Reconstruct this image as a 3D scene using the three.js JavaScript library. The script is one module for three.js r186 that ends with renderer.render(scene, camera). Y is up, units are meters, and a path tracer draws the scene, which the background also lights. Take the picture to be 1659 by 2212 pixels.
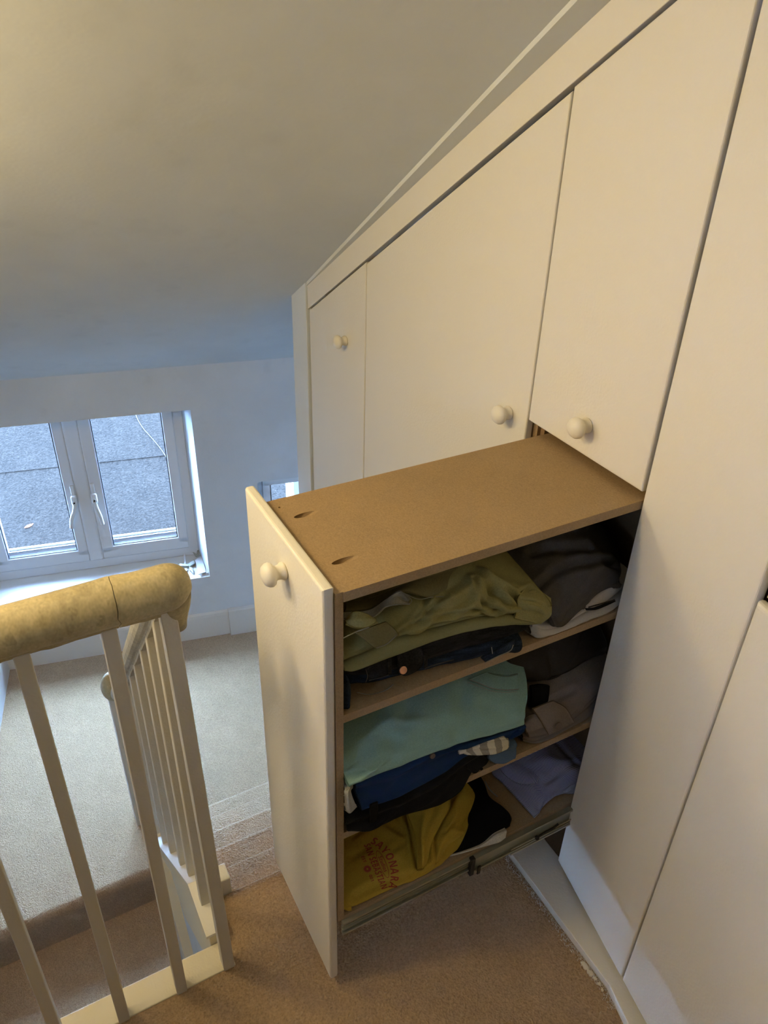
import * as THREE from 'three';
import { mergeGeometries, mergeVertices, toCreasedNormals } from 'three/addons/utils/BufferGeometryUtils.js';
import { RoundedBoxGeometry } from 'three/addons/geometries/RoundedBoxGeometry.js';
import { RectAreaLightUniformsLib } from 'three/addons/lights/RectAreaLightUniformsLib.js';
import { MeshBVH, acceleratedRaycast } from 'three-mesh-bvh';
import { FontLoader } from 'three/addons/loaders/FontLoader.js';

// ---------------------------------------------------------------- camera, sky, lamp, exposure
const scene = new THREE.Scene();
const camera = new THREE.PerspectiveCamera(66.77, 1659 / 2212, 0.05, 60);
camera.rotation.order = 'YXZ';
camera.position.set(-0.964, 1.7582, 0.8004);
camera.rotation.set(-0.5598, -0.5137, 0.0308);
scene.background = new THREE.Color(0.35, 0.585, 1.0);          // overcast daylight
scene.backgroundIntensity = 118.0;
const LAMPS = [{ pos: [-1.34, 1.86, -0.20], intensity: 1.95 }, { pos: [-1.30, 1.60, -0.70], intensity: 1.0 }], LAMP_COLOR = new THREE.Color(1.0, 0.76, 0.40);
const renderer = new THREE.WebGLRenderer({ antialias: true });
renderer.toneMapping = THREE.LinearToneMapping;
renderer.toneMappingExposure = 1.0;
renderer.shadowMap.enabled = true;
renderer.shadowMap.type = THREE.PCFSoftShadowMap;

// ---------------------------------------------------------------- helpers
function rng(seed) { let s = seed >>> 0; return () => { s = (s + 0x6D2B79F5) | 0; let t = Math.imul(s ^ (s >>> 15), 1 | s); t = (t + Math.imul(t ^ (t >>> 7), 61 | t)) ^ t; return ((t ^ (t >>> 14)) >>> 0) / 4294967296; }; }
const hash = (x, y, s) => { let h = Math.imul(x, 374761393) + Math.imul(y, 668265263) + Math.imul(s, 974634777); h = Math.imul(h ^ (h >>> 13), 1274126177); return ((h ^ (h >>> 16)) >>> 0) / 4294967296; };
function vnoise(x, y, per, seed) {                              // tileable value noise, period `per`
  const xi = Math.floor(x), yi = Math.floor(y), fx = x - xi, fy = y - yi, u = fx * fx * (3 - 2 * fx), v = fy * fy * (3 - 2 * fy);
  const m = (a) => ((a % per) + per) % per, h = (a, b) => hash(m(a), m(b), seed);
  return (h(xi, yi) * (1 - u) + h(xi + 1, yi) * u) * (1 - v) + (h(xi, yi + 1) * (1 - u) + h(xi + 1, yi + 1) * u) * v;
}
function fbm(x, y, per, seed, oct = 4) { let a = 0, w = 0.5, t = 0; for (let i = 0; i < oct; i++) { a += w * vnoise(x, y, per, seed + i); t += w; x *= 2; y *= 2; per *= 2; w *= 0.5; } return a / t; }
function tex(n, fn, srgb, repX = 1, repY = repX) {                // fn(u, v) -> [r,g,b] in 0..1
  const d = new Uint8Array(n * n * 4);
  for (let j = 0; j < n; j++) for (let i = 0; i < n; i++) {
    const c = fn(i / n, j / n), k = (j * n + i) * 4;
    d[k] = Math.max(0, Math.min(255, c[0] * 255)); d[k + 1] = Math.max(0, Math.min(255, c[1] * 255)); d[k + 2] = Math.max(0, Math.min(255, c[2] * 255)); d[k + 3] = 255;
  }
  const t = new THREE.DataTexture(d, n, n); t.wrapS = t.wrapT = THREE.RepeatWrapping; t.magFilter = THREE.LinearFilter; t.minFilter = THREE.LinearMipmapLinearFilter; t.generateMipmaps = true;
  if (srgb) t.colorSpace = THREE.SRGBColorSpace; t.repeat.set(repX, repY); t.needsUpdate = true; return t;
}
function softNoise(n, passes, seed) {                              // isotropic wrapped noise: white noise blurred, mean 0.5
  let a = new Float32Array(n * n); const r = rng(seed); for (let i = 0; i < a.length; i++) a[i] = r();
  for (let p = 0; p < passes; p++) { const c = new Float32Array(n * n); for (let j = 0; j < n; j++) for (let i = 0; i < n; i++) { let s = 0; for (let y = -1; y <= 1; y++) for (let x = -1; x <= 1; x++) s += a[((j + y + n) % n) * n + (i + x + n) % n] * (x && y ? 1 : x || y ? 2 : 4); c[j * n + i] = s / 16; } a = c; }
  let m = 0, v = 0; for (const x of a) m += x; m /= a.length; for (const x of a) v += (x - m) ** 2; v = Math.sqrt(v / a.length);
  return (u, w) => 0.5 + 0.22 * (a[(Math.floor(w * n + 0.5) % n) * n + Math.floor(u * n + 0.5) % n] - m) / v;
}
const sn2 = softNoise(512, 2, 5), sn5 = softNoise(512, 5, 6), sn1 = softNoise(512, 1, 8);
const grey = (v) => [v, v, v];
const counts = {};
function numbered(name) { const k = counts[name] = (counts[name] ?? -1) + 1; return k ? name + '_' + String(k).padStart(3, '0') : name; }
function shade(o) { o.traverse((m) => { if (m.isMesh) { m.castShadow = true; m.receiveShadow = true; } }); return o; }
function mesh(name, geo, mat, parent) { const m = new THREE.Mesh(geo, mat); m.name = parent && parent !== scene ? name : numbered(name); (parent ?? scene).add(m); m.castShadow = m.receiveShadow = true; return m; }
function part(name, geo, mat, parent, label) {                   // a part: numbered among its siblings
  const n = parent.children.filter((c) => c.userData.base === name).length;
  const m = new THREE.Mesh(geo, mat); m.name = n ? name + '_' + String(n).padStart(3, '0') : name; m.userData.base = name; parent.add(m);
  m.castShadow = m.receiveShadow = true; if (label) m.userData.label = label; return m;
}
function thing(name, label, category, pos = [0, 0, 0], group) {
  const g = new THREE.Group(); g.name = numbered(name); g.position.set(...pos); g.userData = { label, category }; if (group) g.userData.group = group; scene.add(g); return g;
}
function tag(o, label, category, group) { o.userData.label = label; o.userData.category = category; if (group) o.userData.group = group; return o; }
function struct(name, geo, mat) { const m = new THREE.Mesh(geo, mat); m.name = name; m.userData.kind = 'structure'; m.castShadow = m.receiveShadow = true; scene.add(m); return m; }
function uvBox(g) {                                               // uv in metres by the dominant axis of the normal
  if (g.index) g = g.toNonIndexed(); g.computeVertexNormals();
  const p = g.attributes.position, n = g.attributes.normal, uv = new Float32Array(p.count * 2);
  for (let i = 0; i < p.count; i++) {
    const ax = Math.abs(n.getX(i)), ay = Math.abs(n.getY(i)), az = Math.abs(n.getZ(i)), x = p.getX(i), y = p.getY(i), z = p.getZ(i);
    if (ay >= ax && ay >= az) { uv[2 * i] = x; uv[2 * i + 1] = z; } else if (ax >= az) { uv[2 * i] = z; uv[2 * i + 1] = y; } else { uv[2 * i] = x; uv[2 * i + 1] = y; }
  }
  g.setAttribute('uv', new THREE.BufferAttribute(uv, 2)); return g;
}
function box(x0, x1, y0, y1, z0, z1, r = 0) {
  const sx = x1 - x0, sy = y1 - y0, sz = z1 - z0;
  const g = r ? new RoundedBoxGeometry(sx, sy, sz, 3, Math.min(r, sx / 2.02, sy / 2.02, sz / 2.02)) : new THREE.BoxGeometry(sx, sy, sz);
  g.translate((x0 + x1) / 2, (y0 + y1) / 2, (z0 + z1) / 2);
  if (r) { const n = g.attributes.normal.clone(); const q = uvKeep(g); q.setAttribute('normal', n); return q; }
  return uvBox(g);
}
function uvKeep(g) {
  if (g.index) g = g.toNonIndexed();
  const p = g.attributes.position, n = g.attributes.normal, uv = new Float32Array(p.count * 2);
  for (let i = 0; i < p.count; i++) {
    const ax = Math.abs(n.getX(i)), ay = Math.abs(n.getY(i)), az = Math.abs(n.getZ(i)), x = p.getX(i), y = p.getY(i), z = p.getZ(i);
    if (ay >= ax && ay >= az) { uv[2 * i] = x; uv[2 * i + 1] = z; } else if (ax >= az) { uv[2 * i] = z; uv[2 * i + 1] = y; } else { uv[2 * i] = x; uv[2 * i + 1] = y; }
  }
  g.setAttribute('uv', new THREE.BufferAttribute(uv, 2)); return g;
}
function prism(poly, axis, a, b, bevel = 0) {                     // poly of 2-D points extruded along an axis from a to b: 'x' -> (z,y), 'z' -> (x,y), 'y' -> (x,z)
  const s = new THREE.Shape(poly.map((q) => axis === 'x' ? new THREE.Vector2(-q[0], q[1]) : axis === 'y' ? new THREE.Vector2(q[0], -q[1]) : new THREE.Vector2(q[0], q[1])));
  const L = b - a - 2 * bevel;
  let g = new THREE.ExtrudeGeometry(s, { depth: L, bevelEnabled: bevel > 0, bevelThickness: bevel, bevelSize: bevel, bevelOffset: -bevel, bevelSegments: 3, curveSegments: 8 });
  g.translate(0, 0, bevel);
  if (axis === 'x') { g.rotateY(Math.PI / 2); g.translate(a, 0, 0); }        // (px,py,d) -> x=d, z=-px
  else if (axis === 'y') { g.rotateX(-Math.PI / 2); g.translate(0, a, 0); }  // y=d, z=-py
  else g.translate(0, 0, a);
  return uvKeep(g);
}
const smooth = (g, a = 0.75) => { g.deleteAttribute('normal'); return toCreasedNormals(g, a); };
const merged = (list) => mergeGeometries(list.map((g) => { const q = g.index ? g.toNonIndexed() : g; for (const k of Object.keys(q.attributes)) if (!['position', 'normal', 'uv'].includes(k)) q.deleteAttribute(k); return q; }));
function tube(pts, r, seg = 24, rad = 8, closed = false) { return new THREE.TubeGeometry(new THREE.CatmullRomCurve3(pts.map((p) => new THREE.Vector3(...p)), closed, 'centripetal'), seg, r, rad, closed).toNonIndexed(); }
const V = (x, y, z) => new THREE.Vector3(x, y, z);

// ---------------------------------------------------------------- textures and materials
const carpetCol = tex(512, (u, v) => { const a = sn2(u, v), b = fbm(u * 10, v * 10, 10, 5), c = sn5(u, v); const k = 0.82 + 0.13 * (a - 0.5) + 0.05 * (b - 0.5) + 0.06 * (c - 0.5); return [k, k * 0.985, k * 0.96]; }, true, 2.2);
const carpetBump = tex(512, (u, v) => grey(0.45 * sn2(u, v) + 0.4 * sn5(u, v) + 0.15 * fbm(u * 14, v * 14, 14, 13)), false, 2.2);
const wallBump = tex(512, (u, v) => grey(0.5 * fbm(u * 8, v * 8, 8, 21, 5) + 0.5 * vnoise(u * 120, v * 120, 120, 22)), false, 1.4);
const wallCol = tex(512, (u, v) => { const k = 0.95 + 0.06 * (fbm(u * 6, v * 6, 6, 25) - 0.5) - 0.02 * Math.max(0, fbm(u * 12, v * 12, 12, 27) - 0.66) * 6; return grey(k); }, true, 0.8);
const paintBump = tex(256, (u, v) => grey(0.6 * vnoise(u * 64, v * 64, 64, 31) + 0.4 * fbm(u * 16, v * 16, 16, 32)), false, 5);
const mdfCol = tex(512, (u, v) => { const a = sn2(u, v), b = fbm(u * 5, v * 5, 5, 42), f = vnoise(u * 90, v * 40, 10, 43); let k = 0.88 + 0.10 * (a - 0.5) + 0.06 * (b - 0.5) + (f > 0.95 ? 0.05 : 0); return [k, k * 0.99, k * 0.97]; }, true, 3);
const mdfBump = tex(256, (u, v) => grey(vnoise(u * 90, v * 90, 90, 44)), false, 5);
const weaveBump = tex(128, (u, v) => grey(0.5 + 0.25 * Math.sin(u * Math.PI * 2 * 32) * Math.sin(v * Math.PI * 2 * 32) + 0.25 * vnoise(u * 40, v * 40, 40, 51)), false, 26);
const knitBump = tex(128, (u, v) => grey(0.5 + 0.2 * Math.sin((u * 40 + 0.3 * Math.sin(v * Math.PI * 80)) * Math.PI * 2) + 0.3 * vnoise(u * 30, v * 30, 30, 53)), false, 22);
const denimCol = tex(256, (u, v) => { const t = 0.5 + 0.5 * Math.sin((u + v) * Math.PI * 2 * 48), n = vnoise(u * 60, v * 60, 60, 55), b = fbm(u * 5, v * 5, 5, 56); const k = 0.55 + 0.25 * t * n + 0.5 * (b - 0.5) + 0.15 * n; return [k, k * 1.0, k]; }, true, 9);
const clothCol = tex(256, (u, v) => { const k = 0.93 + 0.04 * (fbm(u * 4, v * 4, 4, 58) - 0.5) + 0.10 * (vnoise(u * 100, v * 100, 100, 59) - 0.5); return grey(k); }, true, 8);
const railCol = tex(512, (u, v) => { const a = fbm(u * 10, v * 10, 10, 61, 5), b = fbm(u * 22, v * 22, 22, 63, 4), c = fbm(u * 4, v * 4, 4, 65); let k = 0.90 + 0.14 * (c - 0.5) + 0.16 * (b - 0.5) + 0.10 * (sn5(u, v) - 0.5); if (a > 0.6) k -= 0.05 * Math.min(1, (a - 0.6) * 8); if (b > 0.7) k -= 0.12 * Math.min(1, (b - 0.7) * 12); return [k, k * 0.985, k * 0.94]; }, true, 3.2);
const railBump = tex(512, (u, v) => { const a = fbm(u * 10, v * 10, 10, 61, 5), b = fbm(u * 22, v * 22, 22, 63, 4), d = fbm(u * 60, v * 60, 60, 66, 3); let k = 0.65 + 0.35 * (d - 0.5) + 0.3 * (b - 0.5); if (a > 0.6) k -= 0.2 * Math.min(1, (a - 0.6) * 9); return grey(k); }, false, 3.2);
const roofCol = tex(512, (u, v) => { const a = sn5(u, v), b = fbm(u * 8, v * 8, 8, 72), c = sn2(u, v); let k = 0.64 + 0.22 * (a - 0.5) + 0.12 * (b - 0.5) + 0.22 * (c - 0.5); if (hash(Math.floor(u * 512), Math.floor(v * 512), 77) > 0.9992) k = 1; return [k * 0.95, k * 0.98, k]; }, true, 0.9);
const roofBump = tex(512, (u, v) => grey(sn5(u, v)), false, 0.9);
const ticking = tex(256, (u, v) => { const s = (v * 16) % 1, n = 0.06 * (vnoise(u * 60, v * 60, 60, 81) - 0.5), on = s < 0.5; return on ? [0.86 + n, 0.87 + n, 0.92 + n] : [0.36 + n, 0.42 + n, 0.60 + n]; }, true, 20);
const wideStripe = tex(256, (u, v) => { const s = (u * 4) % 1, n = 0.05 * (vnoise(u * 60, v * 60, 60, 83) - 0.5); return s < 0.5 ? [0.93 + n, 0.92 + n, 0.87 + n] : [0.66 + n, 0.65 + n, 0.61 + n]; }, true, 8);

const std = (o) => new THREE.MeshStandardMaterial({ side: THREE.DoubleSide, roughness: 0.8, ...o });
const cloth = (o) => new THREE.MeshPhysicalMaterial({ side: THREE.DoubleSide, roughness: 0.95, specularIntensity: 0.25, ...o });
const C = (r, g, b) => new THREE.Color().setRGB(r, g, b);
const M = {
  carpet: std({ color: C(0.594, 0.423, 0.262), map: carpetCol, bumpMap: carpetBump, bumpScale: 0.004, roughness: 1 }),
  wall: std({ color: C(0.82, 0.87, 0.91), map: wallCol, bumpMap: wallBump, bumpScale: 0.0003, roughness: 0.9 }),
  ceiling: std({ color: C(0.80, 0.83, 0.83), map: wallCol, bumpMap: wallBump, bumpScale: 0.0003, roughness: 0.92 }),
  door: std({ color: C(0.80, 0.765, 0.69), bumpMap: paintBump, bumpScale: 0.0004, roughness: 0.5 }),
  gloss: std({ color: C(0.80, 0.785, 0.74), bumpMap: paintBump, bumpScale: 0.0004, roughness: 0.38 }),
  knob: std({ color: C(0.82, 0.78, 0.70), roughness: 0.4 }),
  mdf: std({ color: C(0.46, 0.315, 0.165), map: mdfCol, bumpMap: mdfBump, bumpScale: 0.0003, roughness: 0.72 }),
  mdfEdge: std({ color: C(0.44, 0.315, 0.19), map: mdfCol, roughness: 0.85 }),
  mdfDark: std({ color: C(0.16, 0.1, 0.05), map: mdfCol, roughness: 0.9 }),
  timber: std({ color: C(0.35, 0.22, 0.11), map: mdfCol, roughness: 0.8 }),
  rail: std({ color: C(0.55, 0.48, 0.30), map: railCol, bumpMap: railBump, bumpScale: 0.0010, roughness: 0.5 }),
  baluster: std({ color: C(0.64, 0.61, 0.54), bumpMap: paintBump, bumpScale: 0.0006, roughness: 0.45 }),
  cream: std({ color: C(0.80, 0.73, 0.56), bumpMap: paintBump, bumpScale: 0.0006, roughness: 0.45 }),
  upvc: std({ color: C(0.84, 0.86, 0.88), roughness: 0.3 }),
  gasket: std({ color: C(0.02, 0.022, 0.03), roughness: 0.6 }),
  handle: std({ color: C(0.82, 0.83, 0.82), roughness: 0.3 }),
  steel: std({ color: C(0.42, 0.42, 0.35), metalness: 0.65, roughness: 0.35 }),
  zinc: std({ color: C(0.50, 0.50, 0.45), metalness: 0.75, roughness: 0.4 }),
  darkMetal: std({ color: C(0.02, 0.02, 0.02), metalness: 0.4, roughness: 0.5 }),
  copper: std({ color: C(0.72, 0.36, 0.2), metalness: 0.8, roughness: 0.4 }),
  glass: new THREE.MeshPhysicalMaterial({ color: C(1, 1, 1), transmission: 1, thickness: 0, roughness: 0.0, ior: 1.45, side: THREE.DoubleSide }),
  roof: new THREE.MeshPhysicalMaterial({ color: C(0.0228, 0.0174, 0.0138), map: roofCol, bumpMap: roofBump, bumpScale: 0.003, roughness: 1.0, specularIntensity: 0.08, side: THREE.DoubleSide }),
  olive: cloth({ color: C(0.3, 0.275, 0.115), map: clothCol, bumpMap: weaveBump, bumpScale: 0.0006, roughness: 0.92 }),
  oliveDark: cloth({ color: C(0.18, 0.155, 0.07), map: clothCol, bumpMap: weaveBump, bumpScale: 0.0006, roughness: 0.92 }),
  lining: cloth({ color: C(0.32, 0.31, 0.25), map: clothCol, bumpMap: weaveBump, bumpScale: 0.0005, roughness: 0.92 }),
  blackDenim: cloth({ color: C(0.032, 0.031, 0.03), map: denimCol, bumpMap: weaveBump, bumpScale: 0.0007, roughness: 0.9 }),
  blueDenim: cloth({ color: C(0.032, 0.052, 0.085), map: denimCol, bumpMap: weaveBump, bumpScale: 0.0007, roughness: 0.9 }),
  charcoal: cloth({ color: C(0.085, 0.078, 0.07), map: clothCol, bumpMap: knitBump, bumpScale: 0.0008, roughness: 0.95 }),
  creamCloth: cloth({ color: C(0.66, 0.61, 0.53), map: clothCol, bumpMap: weaveBump, bumpScale: 0.0006, roughness: 0.92 }),
  mint: cloth({ color: C(0.3, 0.5, 0.465), map: clothCol, bumpMap: knitBump, bumpScale: 0.0004, roughness: 0.92 }),
  navy: cloth({ color: C(0.013, 0.038, 0.1), map: clothCol, bumpMap: knitBump, bumpScale: 0.0005, roughness: 0.92 }),
  black: cloth({ color: C(0.0065, 0.007, 0.008), map: clothCol, bumpMap: knitBump, bumpScale: 0.0005, roughness: 0.92 }),
  greyCloth: cloth({ color: C(0.40, 0.40, 0.37), map: clothCol, bumpMap: knitBump, bumpScale: 0.0005, roughness: 0.92 }),
  slate: cloth({ color: C(0.1, 0.165, 0.26), map: clothCol, bumpMap: weaveBump, bumpScale: 0.0005, roughness: 0.92 }),
  brown: cloth({ color: C(0.05, 0.042, 0.034), map: clothCol, bumpMap: knitBump, bumpScale: 0.0009, roughness: 0.95 }),
  taupe: cloth({ color: C(0.24, 0.195, 0.155), map: clothCol, bumpMap: weaveBump, bumpScale: 0.0007, roughness: 0.92 }),
  mustard: cloth({ color: C(0.52, 0.345, 0.05), map: clothCol, bumpMap: knitBump, bumpScale: 0.0004, roughness: 0.92 }),
  white: cloth({ color: C(0.70, 0.70, 0.66), map: clothCol, bumpMap: knitBump, bumpScale: 0.0004, roughness: 0.92 }),
  striped: cloth({ color: C(0.80, 0.86, 1.0), map: ticking, bumpMap: weaveBump, bumpScale: 0.0004, roughness: 0.92 }),
  wideStriped: cloth({ color: C(0.80, 0.79, 0.74), map: wideStripe, bumpMap: weaveBump, bumpScale: 0.0005, roughness: 0.92 }),
  button: std({ color: C(0.12, 0.09, 0.07), roughness: 0.4 }),
  paintFlake: std({ color: C(0.72, 0.68, 0.58), roughness: 0.8 }),
};

// ---------------------------------------------------------------- the room's measures (metres; the fitted wardrobes face -x at x = 0)
const ceilY = (x, z) => 1.9736 - 0.1353 * x + 0.6257 * z;
const LAND = -1.08, RISE = 0.18, GOING = 0.193, NOSE = -0.304;      // lower landing, upper flight
const TH = 12.2 * Math.PI / 180, WD = V(Math.cos(TH), 0, Math.sin(TH)), WN = V(-Math.sin(TH), 0, Math.cos(TH)), WA = V(-1.0311, 0, -2.6346);
const wq = (s, y, t) => V(0, y, 0).add(WA).addScaledVector(WD, s).addScaledVector(WN, -t);   // along the window wall, height, depth outwards
function onWall(g) { const m = new THREE.Matrix4().makeBasis(WD, V(0, 1, 0), WN).setPosition(WA); return g.applyMatrix4(m); }   // local x = s, y = y, z = -depth
const wbox = (s0, s1, y0, y1, t0, t1, r = 0) => onWall(box(s0, s1, y0, y1, -t1, -t0, r));

// ---------------------------------------------------------------- structure
// window wall with two openings, 0.3 m thick
{
  const s = new THREE.Shape(); s.moveTo(-0.6, -2.7); s.lineTo(2.2, -2.7); s.lineTo(2.2, 0.9); s.lineTo(-0.6, 0.9); s.closePath();
  const hole = (a, b, c, d) => { const h = new THREE.Path(); h.moveTo(a, c); h.lineTo(a, d); h.lineTo(b, d); h.lineTo(b, c); h.closePath(); s.holes.push(h); };
  hole(-0.155, 0.893, -0.689, 0.2535); hole(1.171, 1.75, -0.78, -0.163);
  const g = new THREE.ExtrudeGeometry(s, { depth: 0.3, bevelEnabled: false }); g.translate(0, 0, -0.3);
  struct('wall_window', onWall(uvKeep(g)), M.wall);
}
// splayed right reveal and sloping sill board
struct('trim_1', onWall(prism([[0.8955, 0.0004], [0.857, -0.166], [0.857, -0.19], [0.8955, -0.19]], 'y', -0.689, 0.2535)), M.wall);
struct('trim_2', onWall(prism([[-0.002, -0.70], [0.002, -0.687], [-0.16, -0.652], [-0.2, -0.652], [-0.2, -0.70]], 'x', -0.155, 0.895)), M.gloss);
// skirting on the window wall
struct('baseboard_window', merged([wbox(-0.2, 0.967, LAND - 0.02, -0.945, -0.014, 0.001), onWall(prism([[0, -0.945], [0.014, -0.945], [0.011, -0.93], [0.004, -0.922], [0, -0.92]].map((q) => [q[0], q[1]]), 'x', -0.2, 0.967)), wbox(0.967, 1.5, LAND - 0.02, -0.915, -0.03, 0.001, 0.003)]), M.gloss);
// left wall: square to the window wall
{                                                                 // with a small casement on the stairwell side
  const t = [-6.0, -3.70, -3.42, 0.05], y = [-2.7, 1.22, 1.44, 2.8];
  struct('wall_left', merged([wbox(-0.36, -0.165, y[0], y[3], t[0], t[1]), wbox(-0.36, -0.165, y[0], y[3], t[2], t[3]), wbox(-0.36, -0.165, y[0], y[1], t[1], t[2]), wbox(-0.36, -0.165, y[2], y[3], t[1], t[2])]), M.wall);
}
struct('baseboard_left', wbox(-0.17, -0.148, LAND - 0.02, -0.94, -1.47, 0.0), M.gloss);
// sloping ceiling slab (its upper part goes flat), cut as one prism in the wall's own frame
{
  const c0 = 1.9736, f = (s, t) => { const p = wq(s, 0, t); return ceilY(p.x, p.z); };
  const A = [[-0.6, 0.35], [2.4, 0.35], [2.4, -3.35], [-0.6, -3.35]].map(([s, t]) => { const p = wq(s, 0, t); return V(p.x, f(s, t), p.z); });
  const B = A.map((p) => V(p.x, p.y + 0.25, p.z));
  const g = new THREE.BufferGeometry(), P = [...A, ...B]; g.setAttribute('position', new THREE.BufferAttribute(new Float32Array(P.flatMap((p) => [p.x, p.y, p.z])), 3));
  g.setIndex([0, 1, 2, 0, 2, 3, 4, 6, 5, 4, 7, 6, 0, 4, 5, 0, 5, 1, 1, 5, 6, 1, 6, 2, 2, 6, 7, 2, 7, 3, 3, 7, 4, 3, 4, 0]);
  struct('ceiling', uvBox(g), M.ceiling);
}
struct('ceiling_flat', box(-3.2, 2.2, 2.62, 2.8, 0.2, 3.4), M.ceiling);
struct('wall_back', box(-3.2, 2.2, -0.3, 2.8, 2.9, 3.1), std({ color: C(0.45, 0.43, 0.40), roughness: 0.9 }));
struct('wall_right', box(1.0, 1.2, -2.7, 2.8, -2.7, 3.1), M.wall);
// top floor: carpet over the deck, with the stair head notch
{
  const poly = [[-3.2, -0.14], [-0.7725, -0.14], [-0.7725, NOSE], [0.02, NOSE], [0.02, -0.05], [1.1, -0.05], [1.1, 3.0], [-3.2, 3.0]];
  struct('floor', prism(poly, 'y', -0.26, 0.0), M.carpet);
}
const nosing = (z, y, r, s, turn = 0.9) => Array.from({ length: 9 }, (_, i) => { const t = i / 8 * Math.PI * turn; return [z - s * r * Math.sin(t), y - r + r * Math.cos(t)]; });   // rounded carpet edge
struct('floor_landing', smooth(prism([[-3.0, LAND], ...nosing(-1.243, LAND, 0.035, -1, 0.5), [-1.210, LAND - 0.2], [-3.0, LAND - 0.2]], 'x', -2.0, 0.95)), M.carpet);
struct('wall_stairwell', box(-3.2, 0.05, -2.9, -0.255, 0.55, 0.7), M.wall);
struct('floor_below', box(-3.2, 1.1, -3.1, -2.7, -3.0, 0.7), M.carpet);

// ---------------------------------------------------------------- stairs
{
  const st = thing('staircase', 'beige carpeted stairs going down between the balustrade and the wardrobes', 'stairs');
  for (let k = 1; k <= 5; k++) {                                   // upper flight: carpet folds over each nosing
    const y = -RISE * k, z1 = NOSE - GOING * (k - 1), z0 = NOSE - GOING * k;
    const poly = [[z1 + 0.02, y - 0.28], [z1 + 0.02, y], ...nosing(z0 + 0.014, y, 0.017, 1), [z0 + 0.018, y - 0.045], [z0 + 0.02, y - 0.28]];
    part('step', smooth(prism(poly, 'x', -0.742, -0.001)), M.carpet, st);
  }
  for (let k = 1; k <= 6; k++) {                                   // lower flight turns back under the landing
    const y = LAND - RISE * k, z0 = k === 1 ? -1.213 : -0.915 + 0.22 * (k - 2), z1 = k === 1 ? -0.915 : z0 + 0.22;
    const poly = [[z0 - 0.01, y - 0.3], [z0 - 0.01, y], ...nosing(z1 - 0.014, y, 0.017, -1), [z1 - 0.018, y - 0.045], [z1 - 0.02, y - 0.3]];
    part('step', smooth(prism(poly, 'x', -1.5, -0.81)), M.carpet, st);
  }
}
// carpet edge curled over the top step (rounded nosing of the top floor)
struct('trim_3', smooth(prism([[NOSE + 0.02, 0.0004], ...nosing(NOSE + 0.006, 0.0004, 0.016, 1), [NOSE + 0.02, -0.04]], 'x', -0.7725, -0.001)), M.carpet);
struct('wall_under_stairs', prism([[-0.30, -0.30], [-1.21, -1.16], [-1.21, -2.7], [0.5, -2.7], [0.5, -0.30]], 'x', -0.785, -0.75), M.wall);
struct('trim_10', prism([[-0.97, -0.56], [-0.30, -1.64], [-0.30, -1.90], [-0.97, -0.85]], 'x', -0.815, -0.7845, 0.002), M.cream);

// ---------------------------------------------------------------- window 1 (pair of casements)
const glassPane = (s0, s1, y0, y1, t) => wbox(s0, s1, y0, y1, t, t + 0.004);
function frameRing(s0, s1, y0, y1, w, t0, t1, r) { return merged([wbox(s0, s1, y0, y0 + w, t0, t1, r), wbox(s0, s1, y1 - w, y1, t0, t1, r), wbox(s0, s0 + w, y0 + w * 0.6, y1 - w * 0.6, t0, t1, r), wbox(s1 - w, s1, y0 + w * 0.6, y1 - w * 0.6, t0, t1, r)]); }
function windowHandle(s, y, lean, parent) {
  const k = merged([wbox(s - 0.009, s + 0.009, y - 0.006, y + 0.055, 0.138, 0.152, 0.004), wbox(s - 0.014, s + 0.014, y - 0.052, y + 0.004, 0.122, 0.15, 0.009),
    onWall(new THREE.CylinderGeometry(0.008, 0.008, 0.006, 20).rotateX(Math.PI / 2).translate(s, y - 0.028, -0.122).toNonIndexed())]);
  const lever = onWall(tube([[s, y - 0.04, -0.126], [s + lean * 0.25, y - 0.075, -0.121], [s + lean * 0.75, y - 0.115, -0.118], [s + lean, y - 0.165, -0.119]], 0.0092, 24, 12));
  const h = part('handle', merged([k, lever]), M.handle, parent); part('keyhole', onWall(new THREE.CylinderGeometry(0.004, 0.004, 0.004, 14).rotateX(Math.PI / 2).translate(s, y - 0.028, -0.1175)), M.darkMetal, h); return h;
}
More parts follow.
